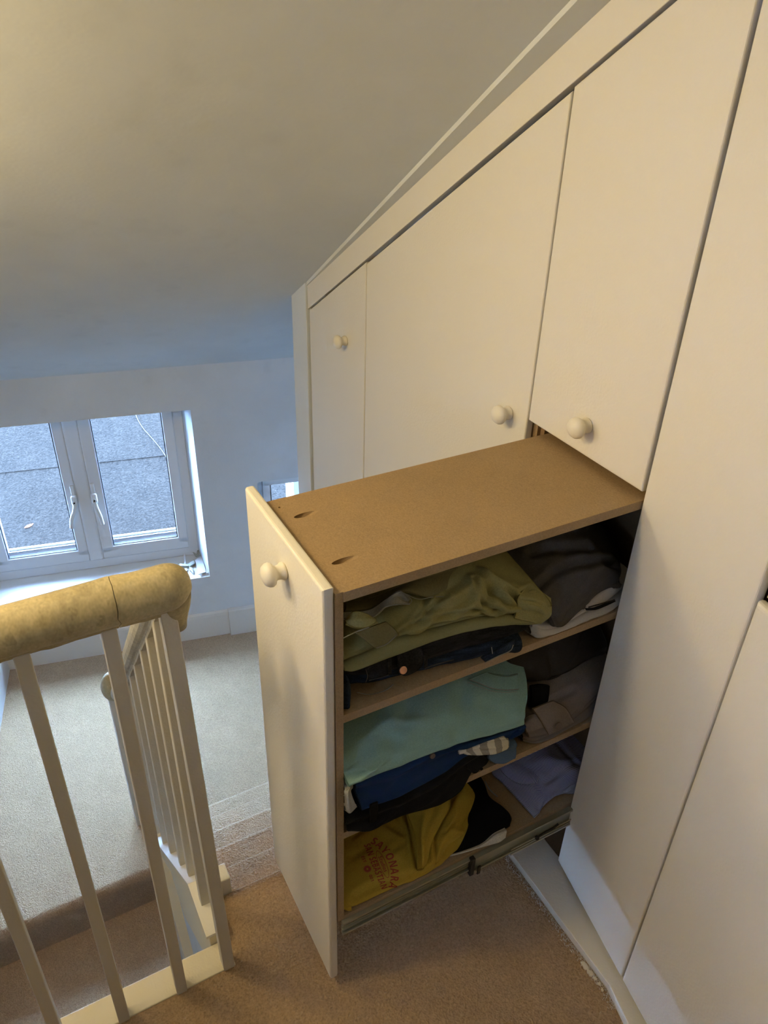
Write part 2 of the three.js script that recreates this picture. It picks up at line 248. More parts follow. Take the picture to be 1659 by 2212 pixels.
{
  const w = new THREE.Group(); w.name = 'window_1'; w.userData.kind = 'structure'; scene.add(w);
  part('window_frame', frameRing(-0.157, 0.858, -0.652, 0.285, 0.054, 0.165, 0.235, 0.006), M.upvc, w);
  part('mullion', merged([wbox(0.316, 0.386, -0.6, 0.24, 0.15, 0.2, 0.014), wbox(0.326, 0.376, -0.61, 0.24, 0.16, 0.235)]), M.upvc, w);
  for (const [a, b, g0, g1, hs, lean] of [[-0.111, 0.318, -0.052, 0.268, 0.306, -0.036], [0.384, 0.812, 0.442, 0.76, 0.398, 0.016]]) {
    const sash = part('sash', merged([wbox(a, b, -0.594, -0.523, 0.152, 0.215, 0.008), wbox(a, b, 0.19, 0.262, 0.152, 0.215, 0.008), wbox(a, g0, -0.56, 0.23, 0.152, 0.215, 0.008), wbox(g1, b, -0.56, 0.23, 0.152, 0.215, 0.008)]), M.upvc, w);
    part('pane', glassPane(g0 - 0.005, g1 + 0.005, -0.53, 0.2, 0.178), M.glass, sash);
    part('gasket', merged([wbox(g0 - 0.001, g0 + 0.0035, -0.523, 0.2, 0.158, 0.172), wbox(g1 - 0.0035, g1 + 0.001, -0.523, 0.2, 0.158, 0.172), wbox(g0, g1, -0.5235, -0.5195, 0.158, 0.172), wbox(g0, g1, -0.508, -0.505, 0.184, 0.19)]), M.gasket, sash);
    part('spacer_bar', merged([wbox(g0, g1, -0.523, -0.509, 0.186, 0.2), wbox(g0, g1, -0.505, -0.497, 0.204, 0.212)]), M.upvc, sash);
    windowHandle(hs, -0.2, lean, sash);
  }
  shade(w);
}
{
  const w = new THREE.Group(); w.name = 'window_2'; w.userData.kind = 'structure'; scene.add(w);
  part('window_frame', frameRing(1.165, 1.76, -0.79, -0.16, 0.055, 0.1, 0.17, 0.005), M.upvc, w);
  const sash = part('sash', frameRing(1.205, 1.72, -0.75, -0.2, 0.04, 0.085, 0.15, 0.005), M.upvc, w);
  part('pane', glassPane(1.24, 1.69, -0.715, -0.24, 0.12), M.glass, sash);
  part('gasket', merged([wbox(1.245, 1.2485, -0.71, -0.24, 0.086, 0.11)]), M.gasket, sash);
  shade(w);
}
{
  const w = new THREE.Group(); w.name = 'window_3'; w.userData.kind = 'structure'; scene.add(w);
  const bar = (t0, t1, y0, y1) => wbox(-0.33, -0.27, y0, y1, t0, t1, 0.005);
  part('window_frame', merged([bar(-3.70, -3.42, 1.22, 1.25), bar(-3.70, -3.42, 1.41, 1.44), bar(-3.70, -3.67, 1.24, 1.42), bar(-3.45, -3.42, 1.24, 1.42)]), M.upvc, w);
  part('pane', wbox(-0.302, -0.298, 1.24, 1.42, -3.68, -3.44), M.glass, w); shade(w);
}
// lower part of the low window: a white rendered upstand outside it
struct('wall_outside', wbox(1.42, 2.6, -1.4, 0.35, 0.42, 0.7), M.wall);

const at = (() => {                                               // a pixel of the 1659 x 2212 frame -> the point of a plane of the room
  const f = 1106 / Math.tan(66.77 * Math.PI / 360), e = new THREE.Euler(-0.5598, -0.5137, 0.0308, 'YXZ'), o = V(-0.964, 1.7582, 0.8004);
  return (u, v, axis, val) => { const d = V((u - 829.5) / f, (1106 - v) / f, -1).applyEuler(e); const t = (val - o[axis]) / d[axis]; return V(o.x + d.x * t, o.y + d.y * t, o.z + d.z * t); };
})();
const roofAt = (u, v, lift) => { let y = -1.2, p; for (let i = 0; i < 30; i++) { p = at(u, v, 'y', y); const t = -p.clone().sub(WA).dot(WN); y = -1.32 + 0.10 * (t - 0.36); } return [p.x, p.y + lift, p.z]; };
// ---------------------------------------------------------------- felt roof seen through the windows
{
  const roof = thing('felt_roof', 'grey mineral felt shed roof seen through the casement window', 'roof');
  const slope = 0.10, y0 = -1.32, rows = 9, dep = 0.95;
  for (let i = 0; i < rows; i++) {                                // lapped strips, each a little over the one below
    const t0 = 0.36 + i * dep, t1 = t0 + dep + 0.07;
    const a = y0 + slope * (t0 - 0.36), b = y0 + slope * (t1 - 0.36);
    part('felt_strip', onWall(prism([[-t0, a - 0.03], [-t0, a + 0.004], [-t1, b + 0.004 - 0.007], [-t1, b - 0.03]], 'x', -5.5, 7.5)), M.roof, roof);
  }
  part('cable', tube([[293, 896], [300, 912], [312, 930], [322, 941], [336, 957], [348, 972], [360, 990], [372, 1010]].map(([u, v]) => roofAt(u, v, 0.006)), 0.003, 40, 6), std({ color: C(0.008, 0.007, 0.006), roughness: 0.9 }), roof, 'thin grey cable lying across the felt');
}
{
  const sh = new THREE.Shape(); sh.moveTo(0, 0); sh.quadraticCurveTo(0.03, 0.03, 0.07, 0.005); sh.quadraticCurveTo(0.035, -0.03, 0, 0);
  const g = new THREE.ExtrudeGeometry(sh, { depth: 0.002, bevelEnabled: false }); g.rotateX(-Math.PI / 2);
  const p = roofAt(53, 1143, 0.008); g.rotateY(0.4); g.translate(...p);
  tag(mesh('fallen_leaf', uvKeep(g), std({ color: C(0.10, 0.022, 0.003), roughness: 1 })), 'small orange fallen leaf lying on the felt roof outside', 'leaf');
}

// ---------------------------------------------------------------- ceiling lamp (just left of the picture, over the stair head)
LAMPS.forEach((spec, i) => {
  const [x, y, z] = spec.pos, lamp = thing('ceiling_lamp', i ? 'small shaded ceiling lamp lower down the slope, nearer the casement window' : 'small shaded ceiling lamp higher up the slope, above the stair head', 'lamp', [x, 0, z]);
  const cy = ceilY(x, z);
  const nrm = V(-0.135, -1, 0.626).normalize(), q = new THREE.Quaternion().setFromUnitVectors(V(0, 1, 0), nrm.clone().negate());
  const put = (g, k) => { g.applyQuaternion(q); g.translate(nrm.x * k, y + nrm.y * k, nrm.z * k); return g; };
  part('base_plate', put(new THREE.CylinderGeometry(0.05, 0.055, 0.02, 32).toNonIndexed(), -0.08), M.gloss, lamp);
  part('lamp_shade', put(new THREE.LatheGeometry([[0.012, 0.03], [0.03, 0.029], [0.055, 0.018], [0.068, -0.004], [0.0705, -0.004], [0.057, 0.021], [0.03, 0.033], [0.012, 0.034]].map((p) => new THREE.Vector2(...p)), 40).translate(0, 0.0, 0), 0), M.gloss, lamp);
  part('stem', put(new THREE.CylinderGeometry(0.012, 0.012, 0.06, 16).toNonIndexed(), -0.055), M.gloss, lamp);
  part('bulb', new THREE.SphereGeometry(0.024, 32, 20).translate(0, y, 0), std({ color: C(0.9, 0.85, 0.7), emissive: LAMP_COLOR, emissiveIntensity: 2.0, roughness: 0.4 }), lamp);
  shade(lamp);
  const light = new THREE.PointLight(LAMP_COLOR, spec.intensity, 0, 2); light.position.set(x, y, z); light.castShadow = true; light.shadow.radius = 4.0; light.shadow.mapSize.set(2048, 2048); light.shadow.bias = -0.0005; scene.add(light); light.name = 'lamp_light';
});

// ---------------------------------------------------------------- fitted wardrobes
const lineY = (z) => 0.9998 + 0.6255 * (z + 1.4207);               // underside of the sloping fascia at x = 0
const knobGeo = new THREE.LatheGeometry([[0.0001, 0], [0.0135, 0], [0.0150, 0.002], [0.0150, 0.005], [0.0125, 0.009], [0.0118, 0.014], [0.0130, 0.018], [0.0185, 0.021], [0.0205, 0.025], [0.0198, 0.030], [0.0160, 0.0355], [0.0085, 0.0390], [0.0001, 0.040]].map((p) => new THREE.Vector2(p[0], p[1])), 40).rotateZ(Math.PI / 2);
function knob(parent, x, y, z) { const k = part('knob', knobGeo, M.knob, parent); k.position.set(x, y, z); return k; }
function bevelDoor(poly, x0, x1, b = 0.004) { return prism(poly, 'x', x0, x1, b); }
const G = 0.0018;
function slopedPoly(z0, z1, y0, gap) { return [[z0, y0], [z1, y0], [z1, lineY(z1) - gap], [z0, lineY(z0) - gap]]; }
{
  const u = thing('wardrobe_cupboard', 'cream cupboard with a sloping top directly above the pulled-out drawer', 'cupboard');
  const d = part('door', bevelDoor(slopedPoly(-0.3226 + G, -0.0005, 1.0815, 0.007), 0, 0.0186), M.door, u); knob(d, 0, 1.1425, -0.1545);
  part('side_panel', prism([[-0.331, 0.02], [-0.331, lineY(-0.331) + 0.05], [-0.313, lineY(-0.313) + 0.05], [-0.313, 0.02]], 'x', 0.022, 0.56), M.mdf, u);
  part('bottom_panel', box(0.022, 0.56, 1.087, 1.105, -0.312, 0.02), M.mdf, u);
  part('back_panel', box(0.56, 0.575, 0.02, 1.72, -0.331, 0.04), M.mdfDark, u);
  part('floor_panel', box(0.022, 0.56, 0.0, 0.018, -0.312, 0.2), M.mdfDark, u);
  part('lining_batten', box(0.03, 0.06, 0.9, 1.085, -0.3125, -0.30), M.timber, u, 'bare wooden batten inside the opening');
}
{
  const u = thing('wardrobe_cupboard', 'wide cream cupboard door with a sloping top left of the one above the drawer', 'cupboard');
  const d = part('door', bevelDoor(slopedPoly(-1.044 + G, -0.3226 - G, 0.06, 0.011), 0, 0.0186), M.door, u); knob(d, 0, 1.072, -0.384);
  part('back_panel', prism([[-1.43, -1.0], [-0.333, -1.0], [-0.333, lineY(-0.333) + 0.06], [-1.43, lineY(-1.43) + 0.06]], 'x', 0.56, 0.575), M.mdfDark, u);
  part('side_panel', prism([[-1.053, -0.9], [-1.053, lineY(-1.053) + 0.05], [-1.035, lineY(-1.035) + 0.05], [-1.035, -0.9]], 'x', 0.022, 0.56), M.mdf, u);
}
{
  const u = thing('wardrobe_cupboard', 'narrow cream cupboard door with a low sloping top at the far end', 'cupboard');
  const d = part('door', bevelDoor(slopedPoly(-1.424, -1.044 - G, -0.7, 0.006), 0, 0.0186), M.door, u); knob(d, 0, 0.974, -1.166);
}
struct('trim_4', prism([[-1.434, -1.07], [-1.434, lineY(-1.434) - 0.004], [-1.4275, lineY(-1.4275) - 0.002], [-1.4275, -1.07]], 'x', 0.003, 0.02, 0.001), M.door);
struct('wall_cupboard_end', prism([[-1.56, -1.09], [-1.56, ceilY(0, -1.56) + 0.02], [-1.441, ceilY(0, -1.441) + 0.02], [-1.441, -1.09]], 'x', -0.006, 0.6, 0.003), M.wall);
struct('wall_cupboard_base', merged([box(0.004, 0.022, -1.3, -0.71, -1.438, -1.044), box(0.004, 0.022, -1.3, 0.055, -1.044, -0.31), box(0.0215, 0.6, -1.09, -1.08, -1.438, 0.02)]), M.door);
// sloping fascia and the wedge-shaped scribe board above it
struct('trim_5', prism([[-1.4385, lineY(-1.4385)], [0.004, lineY(0.004)], [0.004, ceilY(0, 0.004) + 0.01], [-1.4385, ceilY(0, -1.4385) + 0.01]], 'x', -0.001, 0.0186, 0.0015), M.door);
{
  const g = new THREE.BufferGeometry(), P = [];                   // wedge on the ceiling: its edge runs away from the fascia as it climbs
  const q = (x, z, dy) => [x, ceilY(x, z) + dy, z];
  const a = -1.436, b = 0.02, wa = 0.004, wb = 0.066, th = 0.011;
  const pts = [q(-wa, a, -th), q(0.01, a, -th), q(0.01, a, 0.02), q(-wa, a, 0.02), q(-wb, b, -th), q(0.01, b, -th), q(0.01, b, 0.02), q(-wb, b, 0.02)];
  g.setAttribute('position', new THREE.BufferAttribute(new Float32Array(pts.flat()), 3));
  g.setIndex([0, 1, 2, 0, 2, 3, 4, 6, 5, 4, 7, 6, 0, 4, 5, 0, 5, 1, 1, 5, 6, 1, 6, 2, 2, 6, 7, 2, 7, 3, 3, 7, 4, 3, 4, 0]);
  struct('trim_6', uvBox(g), M.ceiling);
}
// the run turns by 11.5 degrees right of the drawer
const PH = 0.2003, PO = V(0.0042, 0, 0.0037), PZ = V(-Math.sin(PH), 0, Math.cos(PH)), PX = V(Math.cos(PH), 0, Math.sin(PH));
const onTurn = (g) => g.applyMatrix4(new THREE.Matrix4().makeBasis(PX, V(0, 1, 0), PZ).setPosition(PO));
const turnY = (l) => 1.885 + 0.585 * l;
{
  const u = thing('wardrobe_pull_out', 'tall plain cream panel right of the open drawer, from plinth to ceiling', 'cupboard');
  part('front_panel', onTurn(prism([[0, 0.0335], [0.289, 0.0335], [0.289, turnY(0.289)], [0, turnY(0)]], 'x', 0, 0.0186, 0.0045)), M.door, u);
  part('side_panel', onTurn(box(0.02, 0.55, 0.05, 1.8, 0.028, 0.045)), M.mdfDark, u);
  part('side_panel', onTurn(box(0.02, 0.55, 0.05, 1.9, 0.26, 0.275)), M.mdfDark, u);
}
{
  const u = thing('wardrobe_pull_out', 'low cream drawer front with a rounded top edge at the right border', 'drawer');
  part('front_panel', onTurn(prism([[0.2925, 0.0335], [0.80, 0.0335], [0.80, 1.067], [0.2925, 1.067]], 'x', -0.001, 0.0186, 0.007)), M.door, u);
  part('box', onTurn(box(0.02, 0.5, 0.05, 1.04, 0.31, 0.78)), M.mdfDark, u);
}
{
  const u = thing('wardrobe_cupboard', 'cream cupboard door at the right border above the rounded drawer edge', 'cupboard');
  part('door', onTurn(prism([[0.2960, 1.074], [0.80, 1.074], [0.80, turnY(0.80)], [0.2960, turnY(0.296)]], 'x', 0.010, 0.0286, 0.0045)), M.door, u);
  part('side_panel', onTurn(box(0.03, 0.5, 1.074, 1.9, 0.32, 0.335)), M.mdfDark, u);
}
struct('trim_7', onTurn(prism([[-0.002, turnY(0) + 0.006], [0.82, turnY(0.82) + 0.006], [0.82, 2.75], [-0.002, 2.3]], 'x', 0, 0.0186)), M.door);
// plinths: one along the drawer, one along the turned run, meeting in an open joint
struct('trim_8', prism([[-0.298, -0.01], [0.305, -0.01], [0.305, 0.0215], [-0.298, 0.0215]], 'x', -0.0805, 0.02, 0.002), M.gloss);
{
  const a = V(-0.0815, 0, 0.2850), dir = V(-0.235, 0, 0.972), out = V(0.972, 0, 0.235);
  const g = prism([[-0.001, -0.01], [0.6, -0.01], [0.6, 0.0235], [-0.001, 0.0235]], 'x', 0, 0.085, 0.002);
  g.applyMatrix4(new THREE.Matrix4().makeBasis(out, V(0, 1, 0), dir).setPosition(a)); struct('trim_9', g, M.gloss);
}
// paint flakes and carpet fray along the plinth
{
  const r = rng(11);
  const flakes = [[0.222, 0.010, 0.006], [0.238, 0.009, 0.0055], [0.253, 0.0045, 0.0035], [0.266, 0.004, 0.003], [0.279, 0.003, 0.0025]];
  flakes.forEach(([z, a, b], i) => {
    const pos = [], N = 13; const s = new THREE.Shape();
    for (let k = 0; k < N; k++) { const t = k / N * Math.PI * 2, q = 0.55 + 0.75 * r(); (k ? s.lineTo(Math.cos(t) * b * q, Math.sin(t) * a * q) : s.moveTo(Math.cos(t) * b * q, Math.sin(t) * a * q)); }
    const g = new THREE.ExtrudeGeometry(s, { depth: 0.002, bevelEnabled: true, bevelSize: 0.0005, bevelThickness: 0.001, bevelSegments: 2 }); g.rotateX(-Math.PI / 2); g.translate(-0.0885 - 0.003 * r(), 0.001, z);
    tag(mesh('paint_flake', uvKeep(g), M.paintFlake), ['broad chip of cream filler on the carpet against the plinth, furthest from its joint', 'long chip of cream filler touching the broad chip beside the plinth', 'small cream crumb just beyond the two large filler chips by the plinth', 'small cream crumb midway between the large filler chips and the plinth joint', 'tiniest cream crumb on the carpet right at the plinth joint'][i], 'paint chip', 'filler chips beside the plinth');
  });
  const fib = new THREE.CylinderGeometry(0.0003, 0.0005, 0.0055, 4).translate(0, 0.0028, 0), N = 1000;
  const im = new THREE.InstancedMesh(fib, std({ color: C(0.75, 0.72, 0.68), roughness: 1 }), N), m = new THREE.Matrix4(), q = new THREE.Quaternion(), e = new THREE.Euler();
  for (let i = 0; i < N; i++) { const z = -0.1 + 0.42 * Math.pow(r(), 1.25), x = -0.0825 - 0.02 * r() * r() - Math.max(0, (z - 0.2855) * 0.24); e.set((r() - 0.5) * 1.8, r() * 6, (r() - 0.5) * 1.8); q.setFromEuler(e); m.compose(V(x, 0.0, z), q, V(1, 0.7 + 0.6 * r(), 1)); im.setMatrixAt(i, m); }
  im.name = 'carpet_fray'; im.userData = { kind: 'stuff', label: 'pale frayed carpet fibres along the foot of the plinth', category: 'carpet' }; scene.add(im);
}

// ---------------------------------------------------------------- balustrades
const SQ = 0.0115;
function railProfile(s = 1) {                                     // (across, up): broad rounded top, waist, narrow fillet below
  return [[-0.013, 0], [-0.0145, 0.006], [-0.018, 0.010], [-0.024, 0.014], [-0.031, 0.022], [-0.0345, 0.034], [-0.034, 0.046], [-0.030, 0.059], [-0.022, 0.070], [-0.011, 0.0765], [0, 0.0785], [0.011, 0.0765], [0.022, 0.070], [0.030, 0.059], [0.034, 0.046], [0.0345, 0.034], [0.031, 0.022], [0.024, 0.014], [0.018, 0.010], [0.0145, 0.006], [0.013, 0]].map(([a, b]) => [a * s, b * s]);
}
const crack = (k) => 0.006 * (vnoise(k * 0.55 + 3, 2.5, 997, 404) - 0.5) + 0.003 * (vnoise(k * 1.7, 9.5, 997, 405) - 0.5);   // line of the broken joint round the rail
function sweepX(profile, x0, x1, n, cz, y0, wob, seed, R = 0, cut = 0) {           // rail along x with slightly uneven, many-times-painted surface
  const pos = [], idx = [], uv = [], K = profile.length;
  const E = R ? 12 : 0;
  for (let i = 0; i <= n + E; i++) {
    const t = i > n ? (i - n) / E * Math.PI * 0.497 : 0, x = i > n ? x1 + R * Math.sin(t) : x0 + (x1 - x0) * i / n, sa = Math.cos(t), sb = Math.pow(Math.cos(t), 0.75);
    for (let k = 0; k < K; k++) {
      const w = 1 + wob * (vnoise(x * 30 + 7, k * 0.7, 997, seed) - 0.5), jag = (k === 0 || k === K - 1) ? (vnoise(x * 90 + 11, k, 997, seed + 3) - 0.5) * 0.004 : 0;
      const low = Math.min(1, profile[k][1] / 0.03), bx = R * Math.sin(t) * (0.62 + 0.38 * low); pos.push(i > n ? x1 + bx : x + (cut && i === (cut > 0 ? n : 0) ? crack(k) : 0), y0 + (t ? 0.036 + (profile[k][1] * w - 0.036) * sb : profile[k][1] * w) + jag * (t ? 0 : 1), cz + profile[k][0] * w * sa); uv.push(x, k * 0.009);
    }
  }
  n += E;
  for (let i = 0; i < n; i++) for (let k = 0; k < K; k++) { const a = i * K + k, b = i * K + (k + 1) % K, c = a + K, d = b + K; idx.push(a, b, c, b, d, c); }
  const c0 = pos.length / 3; pos.push(x0, y0 + 0.035, cz); uv.push(x0, 0); const c1 = c0 + 1; pos.push(x1 + R, y0 + 0.036, cz); uv.push(x1, 0);
  for (let k = 0; k < K; k++) { idx.push(c0, (k + 1) % K, k); idx.push(c1, n * K + k, n * K + (k + 1) % K); }
  const g = new THREE.BufferGeometry(); g.setAttribute('position', new THREE.Float32BufferAttribute(pos, 3)); g.setAttribute('uv', new THREE.Float32BufferAttribute(uv, 2)); g.setIndex(idx); 
  const f = toCreasedNormals(g, 0.9); return f;
}
function stick(x, z, y0, y1, hx = SQ, hz = SQ, lean = 0) { const g = box(-hx, hx, 0, y1 - y0, -hz, hz, 0.0022); const p = g.attributes.position; for (let i = 0; i < p.count; i++) p.setX(i, p.getX(i) + lean * p.getY(i)); g.translate(x, y0, z); return g; }
{
  const b = thing('balustrade', 'painted landing balustrade with a thick worn cream handrail and square balusters', 'balustrade');
  const P = railProfile();
  part('handrail', sweepX(P, -1.95, -0.8704, 90, -0.152, 1.0025, 0.05, 101, 0, 1), M.rail, b);
  const end = part('handrail', sweepX(P, -0.8694, -0.795, 8, -0.152, 1.0018, 0.05, 103, 0.038, -1), M.rail, b, 'rounded end length of the handrail beyond the crack');
  part('rail_neck', (() => { const g = new THREE.LatheGeometry([[0.0001, 0], [0.016, 0], [0.0175, 0.012], [0.021, 0.026], [0.025, 0.04], [0.028, 0.055], [0.029, 0.068], [0.0001, 0.072]].map((p) => new THREE.Vector2(...p)), 32); g.translate(-0.786, 0.958, -0.160); return uvKeep(g); })(), M.rail, b);
  for (const [x, lean] of [[-0.8914, 0.006], [-1.0122, 0.008], [-1.133, 0.008], [-1.254, 0.008], [-1.375, 0.008]]) part('baluster', stick(x, -0.1495, -0.004, 1.006, 0.0112, 0.0125, lean), M.baluster, b);
  part('newel_post', stick(-0.7865, -0.1515, -0.004, 1.008, 0.0122, 0.0135, -0.012), M.baluster, b);
  part('base_rail', box(-1.95, -0.772, -0.03, 0.0035, -0.2045, -0.1395, 0.003), M.cream, b);
  part('apron', box(-1.95, -0.80, -0.262, -0.03, -0.2025, -0.184), M.cream, b);
}
{
  const b = thing('stair_balustrade', 'white balustrade sloping down beside the stairs with a mottled worn rail', 'balustrade');
  const X = -0.79, capY = (z) => 0.0339 + 0.9875 * (z + 0.3451);
  // string board: outer face seen past the balusters
  part('string', prism([[-1.47, capY(-1.47)], [-0.345, 0.030], [-0.206, 0.030], [-0.206, -0.20], [-0.34, -0.2385], [-0.577, -0.4515], [-0.7116, -0.4131], [-0.9253, -0.6087], [-1.47, -1.08]], 'x', X - 0.018, X + 0.018, 0.002), M.cream, b);
  part('string_cap', merged([prism([[-1.47, capY(-1.47)], [-0.347, capY(-0.347)], [-0.347, capY(-0.347) + 0.008], [-1.47, capY(-1.47) + 0.008]], 'x', X - 0.024, X + 0.024), prism([[-0.347, 0.031], [-0.206, 0.031], [-0.206, 0.039], [-0.347, 0.039]], 'x', X - 0.024, X + 0.024)]), M.gloss, b);
  const railY = (z) => 0.795 + 1.09 * (z + 0.44);                    // top of the sloping rail on its centre line
  for (const z of [-0.291, -0.407, -0.529, -0.694, -0.846, -1.015, -1.123, -1.235, -1.35]) {
    const y0 = z > -0.345 ? 0.037 : capY(z) + 0.006; part('baluster', stick(X, z, y0, railY(z) - 0.075, 0.0115, 0.0115), M.baluster, b);
  }
  const K = railProfile(0.80), L = 1.19 * Math.hypot(1, 1.09), sh = new THREE.Shape(K.map(([a, c]) => new THREE.Vector2(a, c - 0.06)));
  const g = new THREE.ExtrudeGeometry(sh, { depth: L, bevelEnabled: false, steps: 40 }); g.translate(0, 0, -L);
  { const p = g.attributes.position; for (let i = 0; i < p.count; i++) { const z = p.getZ(i), w = 1 + 0.1 * (vnoise(z * 40 + 300, p.getX(i) * 60 + 9, 997, 7) - 0.5); p.setX(i, p.getX(i) * w); p.setY(i, p.getY(i) * w); } }
  g.rotateX(-Math.atan(1.09)); g.translate(X, railY(-0.245), -0.245);
  part('handrail', uvBox(g), std({ color: C(0.66, 0.65, 0.60), map: railCol, bumpMap: railBump, bumpScale: 0.003, roughness: 0.55 }), b, 'mottled off-white sloping rail');
  const zE = -1.40, scroll = new THREE.SphereGeometry(0.052, 28, 18); scroll.scale(0.8, 1.2, 0.8); scroll.translate(X - 0.012, railY(zE) - 0.06, zE - 0.06); part('scroll_end', uvKeep(scroll), M.rail, b);
  part('newel_post', stick(X - 0.005, -1.47, LAND, railY(-1.47) - 0.02, 0.03, 0.03), M.baluster, b);
  part('top_block', box(-0.768, -0.722, -0.03, 0.054, -0.352, -0.307, 0.003), M.gloss, b);
}

// ---------------------------------------------------------------- the pulled-out drawer
const DX0 = -0.608, DX1 = -0.5894, IN = -0.5765, DZ0 = -0.3226, DZ1 = -0.0005, BACK = 0.13;
{
  const { Brush, Evaluator, SUBTRACTION } = await import('three-bvh-csg');
  const d = thing('pull_out_drawer', 'tall cream-fronted drawer unit pulled out, with bare board shelves of clothes', 'drawer');
  const f = part('front_panel', bevelDoor([[DZ0, 0.0335], [DZ1, 0.0335], [DZ1, 1.0764], [DZ0, 1.0764]], DX0, DX1, 0.005), M.door, d, 'cream painted front with a round knob'); knob(f, DX0, 1.0155, -0.147);
  part('inner_board', box(DX1, IN, 0.236, 1.0647, -0.28, 0.0015), M.mdf, d);
  let top = new Brush(new THREE.BoxGeometry(BACK - IN, 0.018, 0.2835)); top.position.set((BACK + IN) / 2, 1.0557, -0.139); top.updateMatrixWorld();
  const ev = new Evaluator(); ev.useGroups = false; ev.attributes = ['position', 'normal', 'uv'];
  for (const [a, b] of [[[633.8, 1118.6], [681, 1106]], [[715, 1219], [768, 1203]]]) {   // slanted pocket-screw slots
    const A = at(...a, 'y', 1.0647), B = at(...b, 'y', 1.0647), len = A.distanceTo(B), rad = 0.0066;
    const c = new Brush(new THREE.CylinderGeometry(rad, rad, len * 2.2, 24)); const tilt = Math.atan2(2 * rad, len * 1.05), dir = B.clone().sub(A).normalize(), axis = dir.clone().multiplyScalar(Math.cos(tilt)).add(V(0, Math.sin(tilt), 0));
    c.quaternion.setFromUnitVectors(V(0, 1, 0), axis); const flat = A.clone().add(B).multiplyScalar(0.5); c.position.copy(flat).addScaledVector(axis, len * 0.62).add(V(0, -0.001, 0)); c.updateMatrixWorld();
    top = ev.evaluate(top, c, SUBTRACTION); 
  }
  { const A = at(604, 1096, 'y', 1.0647), c = new Brush(new THREE.CylinderGeometry(0.0022, 0.0022, 0.01, 16)); c.position.copy(A); c.updateMatrixWorld(); top = ev.evaluate(top, c, SUBTRACTION); }
  top.updateMatrixWorld(); const tg = top.geometry.clone().applyMatrix4(top.matrixWorld); part('top_board', uvKeep(tg), M.mdf, d);
  part('shelf', box(IN, BACK, 0.795, 0.8125, -0.28, 0.001), M.mdf, d);
  part('shelf', box(IN, BACK, 0.4935, 0.511, -0.28, 0.001), M.mdf, d);
  part('bottom_board', box(IN, BACK, 0.2295, 0.2475, -0.28, 0.001), M.mdf, d);
  part('edge_batten', box(IN, BACK, 0.2135, 0.2492, -0.0125, 0.0025), M.mdfEdge, d);
  part('side_board', box(IN, BACK, 0.2295, 1.0467, -0.28, -0.268), M.mdf, d);
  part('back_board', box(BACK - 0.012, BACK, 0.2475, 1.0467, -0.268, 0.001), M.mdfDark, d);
  const sl = new THREE.Group(); sl.name = 'drawer_slide'; d.add(sl);
  const chan = (y0, y1, z0, z1, t, x0, x1) => prism([[z0, y0], [z1, y0], [z1, y0 + 0.006], [z0 + t, y0 + t], [z0 + t, y1 - t], [z1, y1 - 0.006], [z1, y1], [z0, y1]], 'x', x0, x1);
  part('inner_rail', merged([chan(0.197, 0.238, 0.003, 0.011, 0.0015, -0.583, 0.002), box(-0.583, 0.002, 0.2115, 0.2135, 0.0045, 0.0085), box(-0.583, 0.002, 0.222, 0.2235, 0.0045, 0.0085)]), M.steel, sl);
  part('middle_rail', chan(0.1935, 0.2415, 0.009, 0.0165, 0.0015, -0.272, 0.002), M.steel, sl);
  part('outer_rail', merged([box(-0.17, 0.002, 0.188, 0.1925, 0.004, 0.0185), box(-0.17, 0.002, 0.205, 0.2095, 0.0165, 0.0175)]), M.zinc, sl);
  part('end_stop', merged([box(-0.279, -0.268, 0.186, 0.243, 0.006, 0.0175, 0.002), box(-0.262, -0.253, 0.185, 0.212, 0.0165, 0.021, 0.003)]), M.darkMetal, sl);
  part('release_lever', merged([tube([[-0.098, 0.208, 0.019], [-0.08, 0.2125, 0.0195], [-0.055, 0.214, 0.0195], [-0.04, 0.219, 0.019]], 0.0028, 20, 8), uvKeep(new THREE.SphereGeometry(0.0055, 16, 10).translate(-0.099, 0.207, 0.019))]), M.darkMetal, sl);
  for (const x of [-0.56, -0.44, -0.34, -0.31]) part('screw', new THREE.CylinderGeometry(0.0016, 0.0016, 0.002, 10).rotateX(Math.PI / 2).translate(x, 0.226, 0.0095), M.steel, sl);
  shade(d);
}

// ---------------------------------------------------------------- cloth builders
function crom(a, b, c, d, t) { const t2 = t * t, t3 = t2 * t; return 0.5 * (2 * b + (c - a) * t + (2 * a - 5 * b + 4 * c - d) * t2 + (3 * b - a - 3 * c + d) * t3); }
